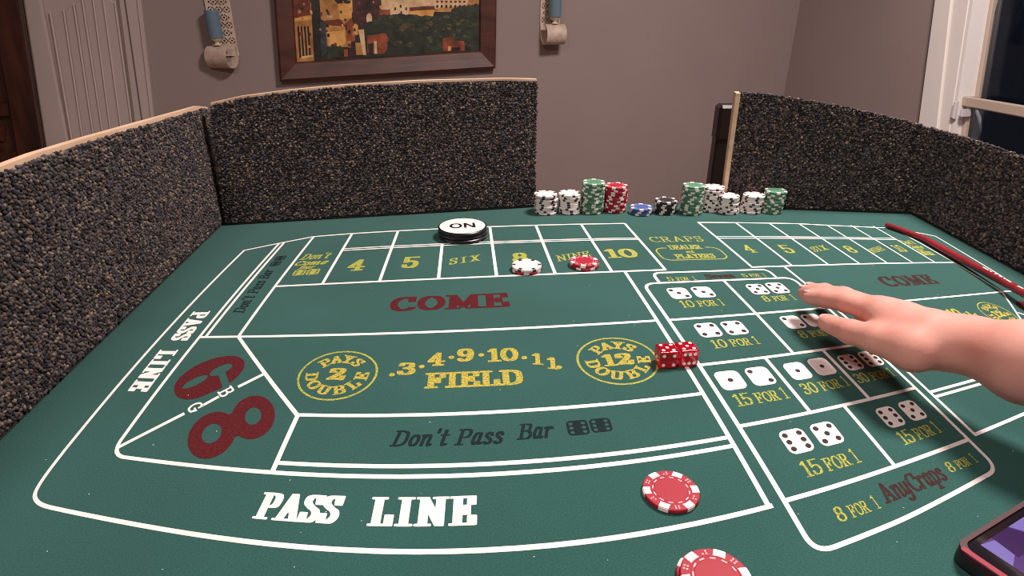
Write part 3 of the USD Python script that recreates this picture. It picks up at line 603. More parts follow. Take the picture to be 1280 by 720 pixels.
# point boxes
for t, a, b, c, d in (('4', -.695, -.598, 2.312, 2.462), ('5', -.400, -.310, 2.314, 2.465), ('8', .176, .262, 2.318, 2.457), ('10', .682, .862, 2.343, 2.468)): put(t, a, b, c, d, YELLOW, .25, .12, gap=.03, label='yellow number ' + t)
for t, a, b, c, d in (('4', 1.570, 1.643, 2.372, 2.496), ('5', 1.852, 1.938, 2.356, 2.490), ('8', 2.420, 2.512, 2.350, 2.470), ('10', 2.975, 3.088, 2.360, 2.490)): put(t, a, b, c, d, YELLOW, .18, .10, gap=.03, label='yellow number %s on the right half' % t)
put('SIX', -.150, .012, 2.330, 2.410, YELLOW, .19, .09, gap=.32, tilt=.042, label='yellow word SIX'); put('NINE', .405, .595, 2.318, 2.398, YELLOW, .17, .08, gap=.12, tilt=.052, label='yellow word NINE')
put('SIX', 2.10, 2.265, 2.368, 2.446, YELLOW, .16, .08, gap=.14, tilt=.040, label='yellow word SIX on the right half'); put('NINE', 2.645, 2.84, 2.334, 2.408, YELLOW, .17, .08, tilt=.062, label='yellow word NINE on the right half')
def die_face(u0, u1, v0, v1, n, m=None, pm=None, label=None, r=.026, pips=True):
    g = box(u0, v0, u1, v1).buffer(-r).buffer(r, 6); cx, cy, a, b = (u0 + u1) / 2, (v0 + v1) / 2, (u1 - u0) * .29, (v1 - v0) * .29
    spots = {1: [(0, 0)], 2: [(-1, 1), (1, -1)], 3: [(-1, 1), (0, 0), (1, -1)], 4: [(-1, 1), (1, 1), (-1, -1), (1, -1)], 5: [(-1, 1), (1, 1), (0, 0), (-1, -1), (1, -1)], 6: [(-1, 1), (1, 1), (-1, 0), (1, 0), (-1, -1), (1, -1)]}[n]
    pp = unary_union([Point(cx + x * a, cy + y * b).buffer((u1 - u0) * .105, 8) for x, y in spots])
    if not pips: return ink(g.difference(pp), m, 'printed_die', label=label)
    f = ink(g, m or WHITE, 'printed_die', label=label or 'white die face showing %d' % n)
    if f: ink(pp, pm or PIPINK, 'printed_pips', h=.00030)
    return f
for a in ((.863, .967, 1.850, 1.962, 3), (.991, 1.097, 1.850, 1.962, 3), (1.306, 1.413, 1.849, 1.963, 5), (1.432, 1.543, 1.849, 1.968, 5), (.864, .969, 1.515, 1.626, 4), (.991, 1.098, 1.515, 1.626, 4),
          (1.311, 1.420, 1.517, 1.629, 2), (1.437, 1.545, 1.517, 1.629, 2), (.804, .907, 1.173, 1.284, 1), (.935, 1.038, 1.173, 1.285, 2), (1.113, 1.213, 1.172, 1.282, 1), (1.242, 1.344, 1.174, 1.288, 1),
          (1.405, 1.506, 1.173, 1.282, 6), (1.532, 1.634, 1.173, 1.284, 6), (.891, .991, .826, .935, 6), (1.021, 1.124, .827, .936, 5), (1.345, 1.442, .828, .938, 6), (1.477, 1.574, .829, .940, 5)): die_face(*a)
def odds(n, u0, u1, v0, v1, tilt=0.0, k=.85):
    """'10 FOR 1': figures a little taller than the word."""
    W = u1 - u0; a, b = (.30, .37) if len(n) > 1 else (.20, .30); h = v1 - v0
    gs = [fit(word(n, .17, .08, .03), (u0, v0), (W * a, tilt * a), (0, h)), fit(word('FOR', .19, .09, .02), (u0 + W * b, v0 + tilt * b), (W * .46, tilt * .46), (0, h * k)), fit(word('1', .13, .07), (u0 + W * .90, v0 + tilt * .9), (W * .10, 0), (0, h))]
    ink(unary_union(gs), YELLOW, label='yellow odds %s FOR 1' % n)
for a in (('10', .880, 1.100, 1.766, 1.832), ('8', 1.328, 1.528, 1.773, 1.834), ('10', .885, 1.105, 1.433, 1.494), ('8', 1.330, 1.532, 1.438, 1.498), ('15', .819, 1.040, 1.084, 1.150), ('30', 1.113, 1.350, 1.085, 1.150, .006),
          ('30', 1.398, 1.625, 1.090, 1.152), ('15', .894, 1.122, .728, .794), ('15', 1.347, 1.572, .740, .808, .003), ('8', .904, 1.069, .546, .600), ('8', 1.436, 1.600, .571, .619), ('5', .912, 1.069, 2.036, 2.082), ('5', 1.354, 1.503, 2.046, 2.090)): odds(*a)
put('AnyCraps', 1.094, 1.402, .553, .630, DIMRED, .22, .10, gap=.0, cap=1.0, label='dark maroon words Any Craps'); put('SEVEN'.title(), 1.128, 1.308, 2.046, 2.098, DIMRED, .3, .12, gap=.0, cap=1.0, label='faded maroon word in the top strip')
put('CRAPS', 1.006, 1.358, 2.561, 2.648, YELLOW, .13, .06, gap=.10, label='yellow word CRAPS'); put('DEALER', 1.076, 1.292, 2.442, 2.506, YELLOW, .24, .12, gap=.0, label='yellow word DEALER')
put('and', 1.159, 1.211, 2.385, 2.422, YELLOW, .2, .1, cap=1.0, label='small yellow word and'); put('PLAYERS', 1.066, 1.316, 2.307, 2.370, YELLOW, .24, .12, gap=.0, label='yellow word PLAYERS')
ov = box(.978, 2.285, 1.398, 2.470).buffer(-.06).buffer(.06, 8); ink(ov.difference(ov.buffer(-.0095)).difference(box(1.062, 2.43, 1.312, 2.5)), YELLOW, 'printed_ring', label='yellow rounded outline round PLAYERS')
for o, e in ((0, ''), (4.205, ' on the right half')):
    put("Don't", -1.025 + o, -.838 + o, 2.506, 2.590, YELLOW, .2, .1, .3, cap=1.0, label="yellow word Don't" + e); put('Come', -1.030 + o, -.828 + o, 2.423, 2.486, YELLOW, .24, .12, .3, cap=1.0, label='yellow word Come' + e); put('Bar', -.990 + o, -.886 + o, 2.374, 2.414, YELLOW, .24, .12, .3, cap=1.0, label='yellow word Bar' + e)
    for x in (-.998, -.918): die_face(x + o, x + .072 + o, 2.290, 2.364, 6, YELLOW, r=.012, pips=False, label='yellow die face' + e)
for o in (0, 2.495):
    for x in (.238, .309): die_face(x + o, x + .065, 1.044 + (x > .3) * .004, 1.110, 6, BLACKINK, r=.014, pips=False, label='black die face') if o == 0 else die_face(x + o, x + o + .065, 1.044, 1.110, 6, BLACKINK, r=.014, pips=False, label='black die face on the right half')
ink(fit(word("Don't Pass Bar", .2, .09, .05, .2), (-1.116, 1.885), (-.020, .505), (-.068, 0), cap=1.0), BLACKINK, label="black words Don't Pass Bar along the left side")
for v in (2.440, 2.520): die_face(-1.196, -1.130, v, v + .068, 6, BLACKINK, r=.014, pips=False, label='black die face on the left side')
def egg(cx, cy, a, b, rot): return affinity.translate(affinity.rotate(affinity.scale(Point(0, 0).buffer(1, 24), a, b, origin=(0, 0)), rot, origin=(0, 0)), cx, cy)
eight = unary_union([egg(-.898, 1.058, .118, .090, 112), egg(-.775, 1.158, .118, .080, 116)]).buffer(.012).buffer(-.012).difference(egg(-.900, 1.062, .050, .037, 112)).difference(egg(-.774, 1.160, .047, .030, 114))
six = unary_union([egg(-1.062, 1.384, .158, .118, 45), egg(-1.09, 1.335, .105, .100, 45)]).difference(egg(-1.110, 1.342, .058, .026, 47)).difference(egg(-1.024, 1.425, .052, .030, 45)).difference(LineString([(-1.020, 1.415), (-.985, 1.368), (-.955, 1.325)]).buffer(.016))
for g, nm in ((six, '6'), (eight, '8')):
    ink(g, REDINK, label='big maroon %s in the left corner' % nm); ink(affinity.scale(g, -1, 1, origin=(1.195, 0)), REDINK, label='big maroon %s on the right half' % nm)
for ch_, cu, cv_, w_ in (('B', -.938, 1.288, .048), ('I', -.979, 1.233, .0), ('G', -1.031, 1.190, .050)):
    if ch_ == 'I': rule((-1.001, 1.206), (-.957, 1.258), w=.015); continue
    g = word(ch_, .16, .14); x0, y0, x1, y1 = g.bounds; g = affinity.scale(affinity.translate(g, -(x0 + x1) / 2, -(y0 + y1) / 2), w_ / (x1 - x0), .062 / (y1 - y0), origin=(0, 0))
    ink(affinity.translate(affinity.rotate(g, -43, origin=(0, 0)), cu, cv_), WHITE, label='white letter ' + ch_)
# specks of lint on the cloth
rl = random.Random(11); bits = []
for k in range(70):
    x, y = rl.uniform(-.36, .58), .27 + .68 * rl.random() ** 1.6
    if not Polygon(OUT).buffer(-.03).contains(Point(x, y)): continue
    b = trimesh.creation.icosphere(0, .5); b.apply_scale((rl.uniform(.0006, .0022), rl.uniform(.0005, .0008), .0005)); b.apply_transform(trimesh.transformations.rotation_matrix(rl.uniform(0, 3), (0, 0, 1))); b.apply_translation((x, y, TABLE + .0004)); bits.append(b)
obj('lint', trimesh.util.concatenate(bits), plain('lint', (.55, .55, .5), .9), clothm, kind='stuff', label='pale specks of lint')

# ---------------------------------------------------------------- carpeted boards round the table
TUFTS = [plain('carpet_charcoal', (.045, .036, .038), .95), plain('carpet_brown', (.115, .082, .070), .95), plain('carpet_slate', (.080, .074, .088), .95), plain('carpet_tan', (.23, .175, .130), .95), plain('carpet_black', (.014, .012, .015), .95)]
BACKING = plain('carpet_backing', (.022, .018, .019), .95)
def board(label, a, b, tops, ext0=0.0, ext1=0.0, ply_up=.003, end_strip=False, seed=1):
    """A plywood board with carpet glued to its inner side. a, b: pixels where it meets the felt; tops: pixels of its upper edge."""
    A, B = on_table(*a)[:2], on_table(*b)[:2]; ang = math.atan2(*(B - A)[::-1]); F = Face(A, ang); L = np.linalg.norm(B - A)
    tp = [F.find(x, y) for x, y in tops]
    tp = [(s, z) for s, z in tp]
    if ext0: tp = [(-ext0, tp[0][1] - .01)] + tp
    if ext1: tp = tp + [(max(L + ext1, tp[-1][0] + .02), tp[-1][1] - (.006 if ext1 < .1 else 0))]
    s0, s1 = tp[0][0], tp[-1][0]
    b0, b1 = (-ext0, L + ext1)
    z0 = TABLE + .0008
    outline = Polygon([(b0, z0), (b1, z0)] + tp[::-1]).buffer(0)
    t = thing('carpeted_board', label, 'table rail board')
    ply = Polygon([(b0, z0), (b1, z0)] + [(s, z + ply_up) for s, z in tp[::-1]]).buffer(0).intersection(box(-9, 0, 9, 9))
    obj('board', F.slab(ply, -.0145, -.0058), PLY, t, label='pale plywood board')
    obj('carpet', F.slab(outline, -.0056, -.0022), BACKING, t)
    rg = np.random.default_rng(seed); pitch = .0032
    x0, y0, x1, y1 = outline.bounds
    gx, gy = np.meshgrid(np.arange(x0 + .001, x1, pitch), np.arange(y0 + .0015, y1, pitch * .9)); gx[1::2] += pitch / 2
    P = np.c_[gx.ravel(), gy.ravel()] + rg.normal(0, .0006, (gx.size, 2))
    import shapely
    P = P[shapely.contains_xy(outline.buffer(.0008), P[:, 0], P[:, 1]) & (P[:, 1] > z0 + .0026)]
    n = len(P); dep = -.0022 + rg.normal(0, .0004, n)
    pos = np.c_[F.o[0] + F.u[0] * P[:, 0] + F.n[0] * dep, F.o[1] + F.u[1] * P[:, 0] + F.n[1] * dep, P[:, 1]]
    pi = UsdGeom.PointInstancer.Define(stage, str(t.GetPath()) + '/carpet_pile'); tag(pi.GetPrim(), 'looped charcoal carpet pile flecked with tan', kind='stuff')
    for k, m in enumerate(TUFTS):
        s = trimesh.creation.icosphere(1, .0019); usdkit.mesh(stage, str(pi.GetPath()) + f'/tuft_{k}', s, m, smooth=True)
    pi.CreatePrototypesRel().SetTargets([Sdf.Path(str(pi.GetPath()) + f'/tuft_{k}') for k in range(5)])
    pi.CreateProtoIndicesAttr(Vt.IntArray.FromNumpy(rg.choice(5, n, p=[.30, .25, .15, .08, .22]).astype(np.int32)))
    pi.CreatePositionsAttr(Vt.Vec3fArray.FromNumpy(pos.astype(np.float32)))
    sc = np.stack([rg.uniform(.75, 1.15, n), rg.uniform(.75, 1.15, n), rg.uniform(.8, 1.5, n)], 1)
    pi.CreateScalesAttr(Vt.Vec3fArray.FromNumpy(sc.astype(np.float32)))
    q = rg.normal(0, 1, (n, 4)); q[:, 0] += 1.5; q /= np.linalg.norm(q, axis=1)[:, None]
    pi.CreateOrientationsAttr(Vt.QuathArray([Gf.Quath(float(a), float(b_), float(c), float(d)) for a, b_, c, d in q]))
    return t, F
board('charcoal carpeted board along the left end of the table', (0, 555), (278, 283), [(0, 220), (55, 198), (120, 177), (200, 153), (255, 136.5)], ext0=.27, ext1=.05, ply_up=.0045, seed=2)
board('charcoal carpeted board at back left below the painting', (281.5, 282.3), (668, 259.5), [(262, 132.5), (300, 124), (360, 116), (429, 109.5), (523, 104), (632, 101), (672, 102)], ply_up=.003, seed=3)
board('charcoal carpeted board at back right with a bare wooden end', (905, 259.5), (1138.5, 268), [(925, 115), (962, 118.5), (999, 123.5), (1067, 136), (1120, 148), (1158, 158)], ply_up=-.003, seed=4)
board('charcoal carpeted board along the right end of the table', (1139, 268.5), (1280, 345), [(1163, 160.3), (1211, 173.5), (1250, 187), (1280, 197.5)], ext0=.05, ext1=.33, ply_up=-.003, seed=5)
# bare wooden upright on the end of the back right board
FB = Face(on_table(905, 259.5)[:2], math.atan2(*(on_table(1137, 268) - on_table(905, 259.5))[:2][::-1]))
e = [FB.find(*p) for p in ((901.3, 259), (906.3, 259), (926, 116), (919.8, 116))]
endp = stage.GetPrimAtPath('/World/carpeted_board_002')
obj('end_strip', FB.plate([(s, max(z, TABLE + .0008)) for s, z in e], -.0148, .0005, .0008), PLY, endp, label='bare plywood end strip')

# ---------------------------------------------------------------- poker chips
CT, CR = .0034, .0195
def make_chip(color, spot, dash, loc, label, group, name, scale=None, rotz=0.0):
    t = thing(name, label, 'poker chip', loc, rotz, group, scale=scale)
    b, sw = .0005, .0026 if 'white' in name else .0034
    prof = [(0, 0), (CR - b, 0), (CR, b), (CR, CT - b), (CR - b, CT), (CR * .70, CT), (CR * .685, CT - .00018), (CR * .60, CT - .00018), (CR * .585, CT), (0, CT)]
    obj('body', lathe(prof, 48), color, t, smooth=25)
    ringp = Point(0, 0).buffer(CR + .00008, 64).difference(Point(0, 0).buffer(CR * .74, 48))
    for k in range(6):
        a = math.radians(60 * k); g = affinity.rotate(box(CR * .5, -sw, CR * 1.2, sw), 60 * k, origin=(0, 0)).intersection(ringp)
        m = trimesh.creation.extrude_polygon(g, CT - .0006, engine='earcut'); m.apply_translation((0, 0, .0003)); top = trimesh.creation.extrude_polygon(g.intersection(Point(0, 0).buffer(CR - b, 48)), CT + .00012, engine='earcut'); top.apply_translation((0, 0, -.00006))
        obj('edge_spot', trimesh.util.concatenate([m, top]), spot, t)
    ds = []
    for k in range(12):
        g = affinity.rotate(box(CR * .615, -.0016, CR * .665, .0016), 30 * k + 15, origin=(0, 0)); m = trimesh.creation.extrude_polygon(g, .00022, engine='earcut'); m.apply_translation((0, 0, CT - .00019)); ds.append(m)
    for k in range(6):       # little printed marks between the edge spots
        for j in range(3 if k % 2 else 4):
            g = affinity.rotate(Point(CR * (.80 + .09 * (j // 2)), (.0011 if j % 2 else -.0011)).buffer(.0006, 5), 60 * k + 30, origin=(0, 0)); m = trimesh.creation.extrude_polygon(g, .0002, engine='earcut'); m.apply_translation((0, 0, CT - .0001)); ds.append(m)
    obj('face_print', trimesh.util.concatenate(ds), dash, t)
    return t
clay = lambda n, c, r=.62: plain(n, c, r)
CW, CB, CRD, CG, CBL, CDK = clay('chip_white', (.80, .72, .68)), clay('chip_ink_black', (.022, .020, .034)), clay('chip_red', (.33, .004, .022)), clay('chip_green', (.062, .20, .115)), clay('chip_blue', (.045, .085, .26)), clay('chip_black', (.018, .015, .018))
CPINK = clay('chip_print_pink', (.75, .45, .45))
KIND = dict(white=(CW, CB, clay('chip_print_grey', (.55, .48, .46)), 'white poker chip with black edge spots'), red=(CRD, CW, CPINK, 'red poker chip with white edge spots'), green=(CG, CW, clay('chip_print_pale', (.4, .55, .42)), 'green poker chip with white edge spots'),
            blue=(CBL, CW, clay('chip_print_sky', (.4, .45, .65)), 'blue poker chip with white edge spots'), black=(CDK, CW, clay('chip_print_dim', (.35, .33, .33)), 'black poker chip with white edge spots'))
proto, rc = {}, random.Random(7)
ORD = ['bottom', 'second', 'third', 'fourth', 'fifth', 'sixth', 'seventh', 'eighth', 'ninth', 'tenth', 'eleventh', 'twelfth', 'thirteenth', 'fourteenth', 'fifteenth']
def chip(kind, x, y, k, label, scale=1.0, rot=None):
    c, s, d, lab = KIND[kind]; sc = (scale, scale, 1.0); loc = (x, y, TABLE + .0006 + k * (CT + .00012)); rot = rc.uniform(0, 60) if rot is None else rot
    if kind not in proto: proto[kind] = make_chip(c, s, d, loc, label, kind + ' poker chips', kind + '_poker_chip', sc, rot); return proto[kind]
    return dup(proto[kind], kind + '_poker_chip', label, 'poker chip', loc, rot, kind + ' poker chips', sc)
def stack(kind, px, py, n, where, scale=1.0, lean=(0, 0), jitter=.0008, wild=0):
    x, y, _ = on_table(px, py)
    for k in range(n):
        j = jitter * (3 if wild and k >= n - wild else 1)
        nm = KIND[kind][3]
        pos = 'lowest' if k == 0 else 'uppermost' if k == n - 1 else f'{ORD[k]} from below'
        chip(kind, x + lean[0] * k + rc.uniform(-j, j), y + lean[1] * k + rc.uniform(-j, j), k, f'{kind} poker chip, {pos} of {where}', scale)
S1 = .935
stack('white', 683, 265.4, 9, 'the leftmost back stack', S1, wild=3, jitter=.001); stack('white', 712, 264.8, 9, 'the second white back stack from the left', S1)
stack('green', 740, 264.6, 14, 'the tall green stack beside the red stack', S1); stack('red', 768.5, 263.2, 12, 'the red stack at the back', S1)
stack('blue', 801, 266.5, 3, 'the low blue stack', S1 * .98); stack('black', 831, 265.6, 6, 'the black stack', .90)
stack('green', 863, 266.2, 13, 'the tall green stack right of the black stack', .885); stack('white', 886, 262.4, 11, 'the tallest white stack', .875, lean=(.00028, 0))
stack('white', 909, 265.2, 8, 'the short white stack by the wooden board end', .875, lean=(-.0003, 0)); stack('white', 937, 264.4, 8, 'the rightmost white stack', .875, lean=(.0004, 0)); stack('green', 963, 264.6, 10, 'the rightmost green stack', .875, lean=(.0004, 0))
x, y, _ = on_table(658, 337.5); chip('red', x, y, 0, 'red poker chip under the white chip on the 8 box', .97); chip('white', x + .0003, y + .0004, 1, 'white poker chip lying on the 8 box', .97, 0)
x, y, _ = on_table(730.5, 332.5); chip('red', x, y, 0, 'lower red poker chip on the NINE box', .95); chip('red', x - .0006, y + .0006, 1, 'upper red poker chip on the NINE box', .95, 20)
x, y, _ = on_table(838, 617.5); chip('red', x, y, 0, 'red poker chip lying alone on the front PASS LINE', 1.0, 2)
x, y, _ = on_table(893, 731); chip('red', x - .0012, y + .0018, 0, 'lower red poker chip at the bottom edge of the photo', 1.06, 25); chip('red', x, y - .0003, 1, 'upper red poker chip at the bottom edge of the photo', 1.06, 8)

# ---------------------------------------------------------------- ON / OFF pucks
PK_B, PK_W = plain('puck_black', (.014, .012, .016), .35), plain('puck_white', (.85, .76, .72), .4)
x, y, _ = on_table(578.5, 295.3); PR, PT = .0352, .0052
for k, lab in enumerate(('black puck at the bottom of the stack under the ON puck', 'black puck in the middle of the stack under the ON puck', 'white ON puck with black rim on top of two black pucks')):
    t = thing('puck', lab, 'puck', (x + (.0006, -.0004, 0)[k], y + (-.0005, .0006, 0)[k], TABLE + .0006 + k * (PT + .0001)), 3, None)
    b = .0011; obj('rim', lathe([(0, 0), (PR - b, 0), (PR, b), (PR, PT - b), (PR - b, PT - .0002), (PR - .0022, PT - .0002), (PR - .0022, PT - .0008), (0, PT - .0008)], 56), PK_B, t, smooth=25)
    obj('face', lathe([(0, PT - .0008), (PR - .0024, PT - .0008), (PR - .0024, PT - .0001), (0, PT - .0001)], 56), PK_W if k == 2 else PK_B, t, label='white face' if k == 2 else None)
    if k == 2:
        m = meshkit.text_mesh('ON', .0185, .0003, bold=True); m.apply_translation((-m.bounds[:, 0].mean(), -m.bounds[:, 1].mean(), PT - .0001)); m.apply_scale((1.02, 1, 1)); m.apply_transform(trimesh.transformations.rotation_matrix(math.radians(5), (0, 0, 1)))
        obj('lettering', m, PK_B, t, label='black word ON')

# ---------------------------------------------------------------- two red dice
DIE = mat('red_die_plastic', {'p': ('principled_bsdf', {'base_color': (.80, .012, .035), 'roughness': .07, 'transmission_weight': .72, 'ior': 1.45, 'coat_weight': .3})}, [])
PIPW = plain('die_pip_white', (.9, .82, .8), .4)
SP = {1: [(0, 0)], 2: [(-1, 1), (1, -1)], 3: [(-1, 1), (0, 0), (1, -1)], 4: [(-1, 1), (1, 1), (-1, -1), (1, -1)], 5: [(-1, 1), (1, 1), (0, 0), (-1, -1), (1, -1)], 6: [(-1, 1), (0, 1), (1, 1), (-1, -1), (0, -1), (1, -1)]}
def die(px, py, yaw, front, side, label, D=.0178):
    x, y, _ = on_table(px, py); h = D / 2; r = .0016
    t = thing('die', label, 'die', (x, y, TABLE + .0006), yaw, None)
    ms = m3.Manifold.batch_hull([m3.Manifold.sphere(r, 16).translate((sx * (h - r), sy * (h - r), h + sz * (h - r))) for sx in (-1, 1) for sy in (-1, 1) for sz in (-1, 1)])
    obj('cube_body', tm(ms), DIE, t, smooth=30)
    faces = {'top': (5, (1, 0, 0), (0, 1, 0), (0, 0, 1)), 'front': (front, (1, 0, 0), (0, 0, 1), (0, -1, 0)), 'left': (side, (0, -1, 0), (0, 0, 1), (-1, 0, 0)), 'right': (7 - side, (0, 1, 0), (0, 0, 1), (1, 0, 0)), 'back': (7 - front, (-1, 0, 0), (0, 0, 1), (0, 1, 0))}
    for n, a, b, c in faces.values():
        pp = []
        for u, v in SP[n]:
            d = trimesh.creation.cylinder(radius=.00165, height=.0005, sections=18); M = np.eye(4); M[:3, 0], M[:3, 1], M[:3, 2] = a, b, c
            M[:3, 3] = np.array([0, 0, h]) + np.array(a) * u * D * .27 + np.array(b) * v * D * .27 + np.array(c) * (h - .0001); d.apply_transform(M); pp.append(d)
        obj('pips', trimesh.util.concatenate(pp), PIPW, t)
die(831.5, 455.5, 4, 4, 1, 'left red die showing five on top and four in front'); die(856.0, 453.3, 8, 6, 3, 'right red die showing five on top and six in front')

# ---------------------------------------------------------------- the red stick
STICK = mottled('red_stick_lacquer', (.17, .010, .018), (.27, .018, .026), 20, .35)
pts = [(1108, 281, .0045), (1131, 289, .0045), (1154, 298, .0045), (1170, 306.5, .0055), (1192, 318.5, .0065), (1215, 331, .0085), (1250, 350, .0115), (1280, 366.5, .0145), (1310, 382, .0175), (1345, 400, .0215)]
w3 = [on_table(*p) for p in pts]
sk = thing('craps_stick', 'long red lacquered stick lying along the right end of the layout', 'stick')
rad = np.interp(np.arange(len(pts)), [0, 2, 4, len(pts) - 1], [.0036, .0040, .0044, .0048])
cs_ = np.array([smooth(np.c_[np.array(w3), rad], 6)])[0]
obj('shaft', tube(cs_[:, :3], cs_[:, 3], 16), STICK, sk, smooth=40)
mk = []
for p0, p1 in (((1230, 333.5), (1237, 337.5)), ((1239.5, 338.6), (1241.5, 339.8)), ((1243.5, 340.8), (1246, 342.2)), ((1248.5, 343.6), (1251.5, 345.4)), ((1253.5, 346.4), (1256, 347.8)), ((1257.5, 348.6), (1263, 352)), ((1275, 360), (1283, 364))):
    a, b = on_table(*p0, .0165), on_table(*p1, .0165)
    c = (a + b) / 2; d = b - a; L = np.linalg.norm(d); bx = trimesh.creation.box((L, .0020, .0013)); bx.apply_transform(trimesh.transformations.rotation_matrix(math.atan2(d[1], d[0]), (0, 0, 1)))
    i = np.argmin(np.linalg.norm(cs_[:, :2] - c[:2], axis=1)); bx.apply_translation((c[0], c[1], 0))
    bx.apply_translation((cs_[i, 0] - c[0] + d[1] / L * .0010, cs_[i, 1] - c[1] - d[0] / L * .0010, cs_[i, 2] + cs_[i, 3] * .91)); mk.append(bx)
obj('printed_marks', trimesh.util.concatenate(mk), plain('stick_print', (.75, .62, .55), .6), sk, label='small white printed marks')

# ---------------------------------------------------------------- phone
C = on_table(1190, 682, .012); rot = math.radians(27.5)
ux, uy = np.array([math.cos(rot), math.sin(rot)]), np.array([math.sin(rot), -math.cos(rot)])
ph = thing('phone', 'phone in a red and black case with a glowing purple screen', 'phone', (C[0], C[1], TABLE + .0006), math.degrees(rot))
# local: x along the long edge, y towards the far side (0 at the far edge), z up
Lx, Ly = .152, .080
def rr(x0, y0, x1, y1, r): return box(x0, y0, x1, y1).buffer(-r).buffer(r, 8)
def ex(g, z0, z1):
    ms = [trimesh.creation.extrude_polygon(q, z1 - z0, engine='earcut') for q in getattr(g, 'geoms', [g])]; m = trimesh.util.concatenate(ms); m.apply_translation((0, 0, z0)); return m
case = rr(0, -Ly, Lx, 0, .010)
CASEB, CASER = plain('case_black', (.012, .010, .012), .45), plain('case_maroon', (.045, .003, .008), .55)
obj('case', trimesh.util.concatenate([ex(case.buffer(-.0012), 0, .0015), ex(case, .0015, .0088)]), CASEB, ph)
obj('case_rim', ex(case.buffer(-.0002).difference(rr(.0050, -Ly + .0030, Lx - .0050, -.0030, .007)), .0088, .0122), CASER, ph, label='dark maroon rim of the case')
obj('case_accent', ex(rr(.0006, -Ly + .004, .0046, -.004, .0016), .0120, .0126), plain('case_red', (.27, .006, .028), .6), ph, label='bright red strip on the short end')
obj('front_glass', ex(rr(.0050, -Ly + .0030, Lx - .0050, -.0030, .007), .0088, .0108), plain('phone_black_glass', (.008, .007, .010), .08), ph)
obj('earpiece', ex(rr(.0095, -Ly * .62, .0107, -Ly * .38, .0005), .0108, .0110), CASER, ph)
def glow(n, c, k=1.0): return mat(n, {'p': ('principled_bsdf', {'base_color': tuple(x * .3 for x in c), 'roughness': .15, 'emission_color': c, 'emission_strength': k * .17})}, [])
SC = box(.0165, -Ly + .0075, Lx - .0165, -.0075)
scr = obj('screen', ex(SC, .0108, .01095), glow('screen_violet', (.11, .055, .24), .8), ph, label='lit screen with violet and blue picture')
def px_(col, pts, z): obj('screen_patch', ex(Polygon(pts).intersection(SC), .0109, .0110 + z * .00004), col, scr)
LAV, DEEP, BLU, PALE = glow('screen_lavender', (.26, .21, .60), .9), glow('screen_deep_violet', (.055, .022, .12), .8), glow('screen_blue', (.06, .20, .75), 1.0), glow('screen_pale_blue', (.35, .60, .95), 1.0)
x0, y0 = .0165, -.0075
px_(LAV, [(x0, y0), (x0 + .012, y0 - .002), (x0 + .010, y0 - .014), (x0, y0 - .018)], 1)
px_(DEEP, [(x0 + .012, y0), (x0 + .030, y0), (x0 + .040, y0 - .016), (x0 + .010, y0 - .016)], 2)
px_(LAV, [(x0 + .031, y0), (x0 + .075, y0), (x0 + .075, y0 - .020), (x0 + .042, y0 - .016)], 3)
px_(DEEP, [(x0, y0 - .024), (x0 + .016, y0 - .022), (x0 + .014, y0 - .06), (x0, y0 - .06)], 1)
px_(BLU, disc(x0 + .036, y0 - .034, .021, .021, 28), 4)
for a in range(5):
    t = a * 36; px_(PALE, [tuple(p) for p in affinity.rotate(box(x0 + .036 - .020, y0 - .0344, x0 + .036 + .020, y0 - .0336), t, origin=(x0 + .036, y0 - .034)).exterior.coords], 5)
px_(PALE, disc(x0 + .036, y0 - .034, .007, .007, 16), 6)

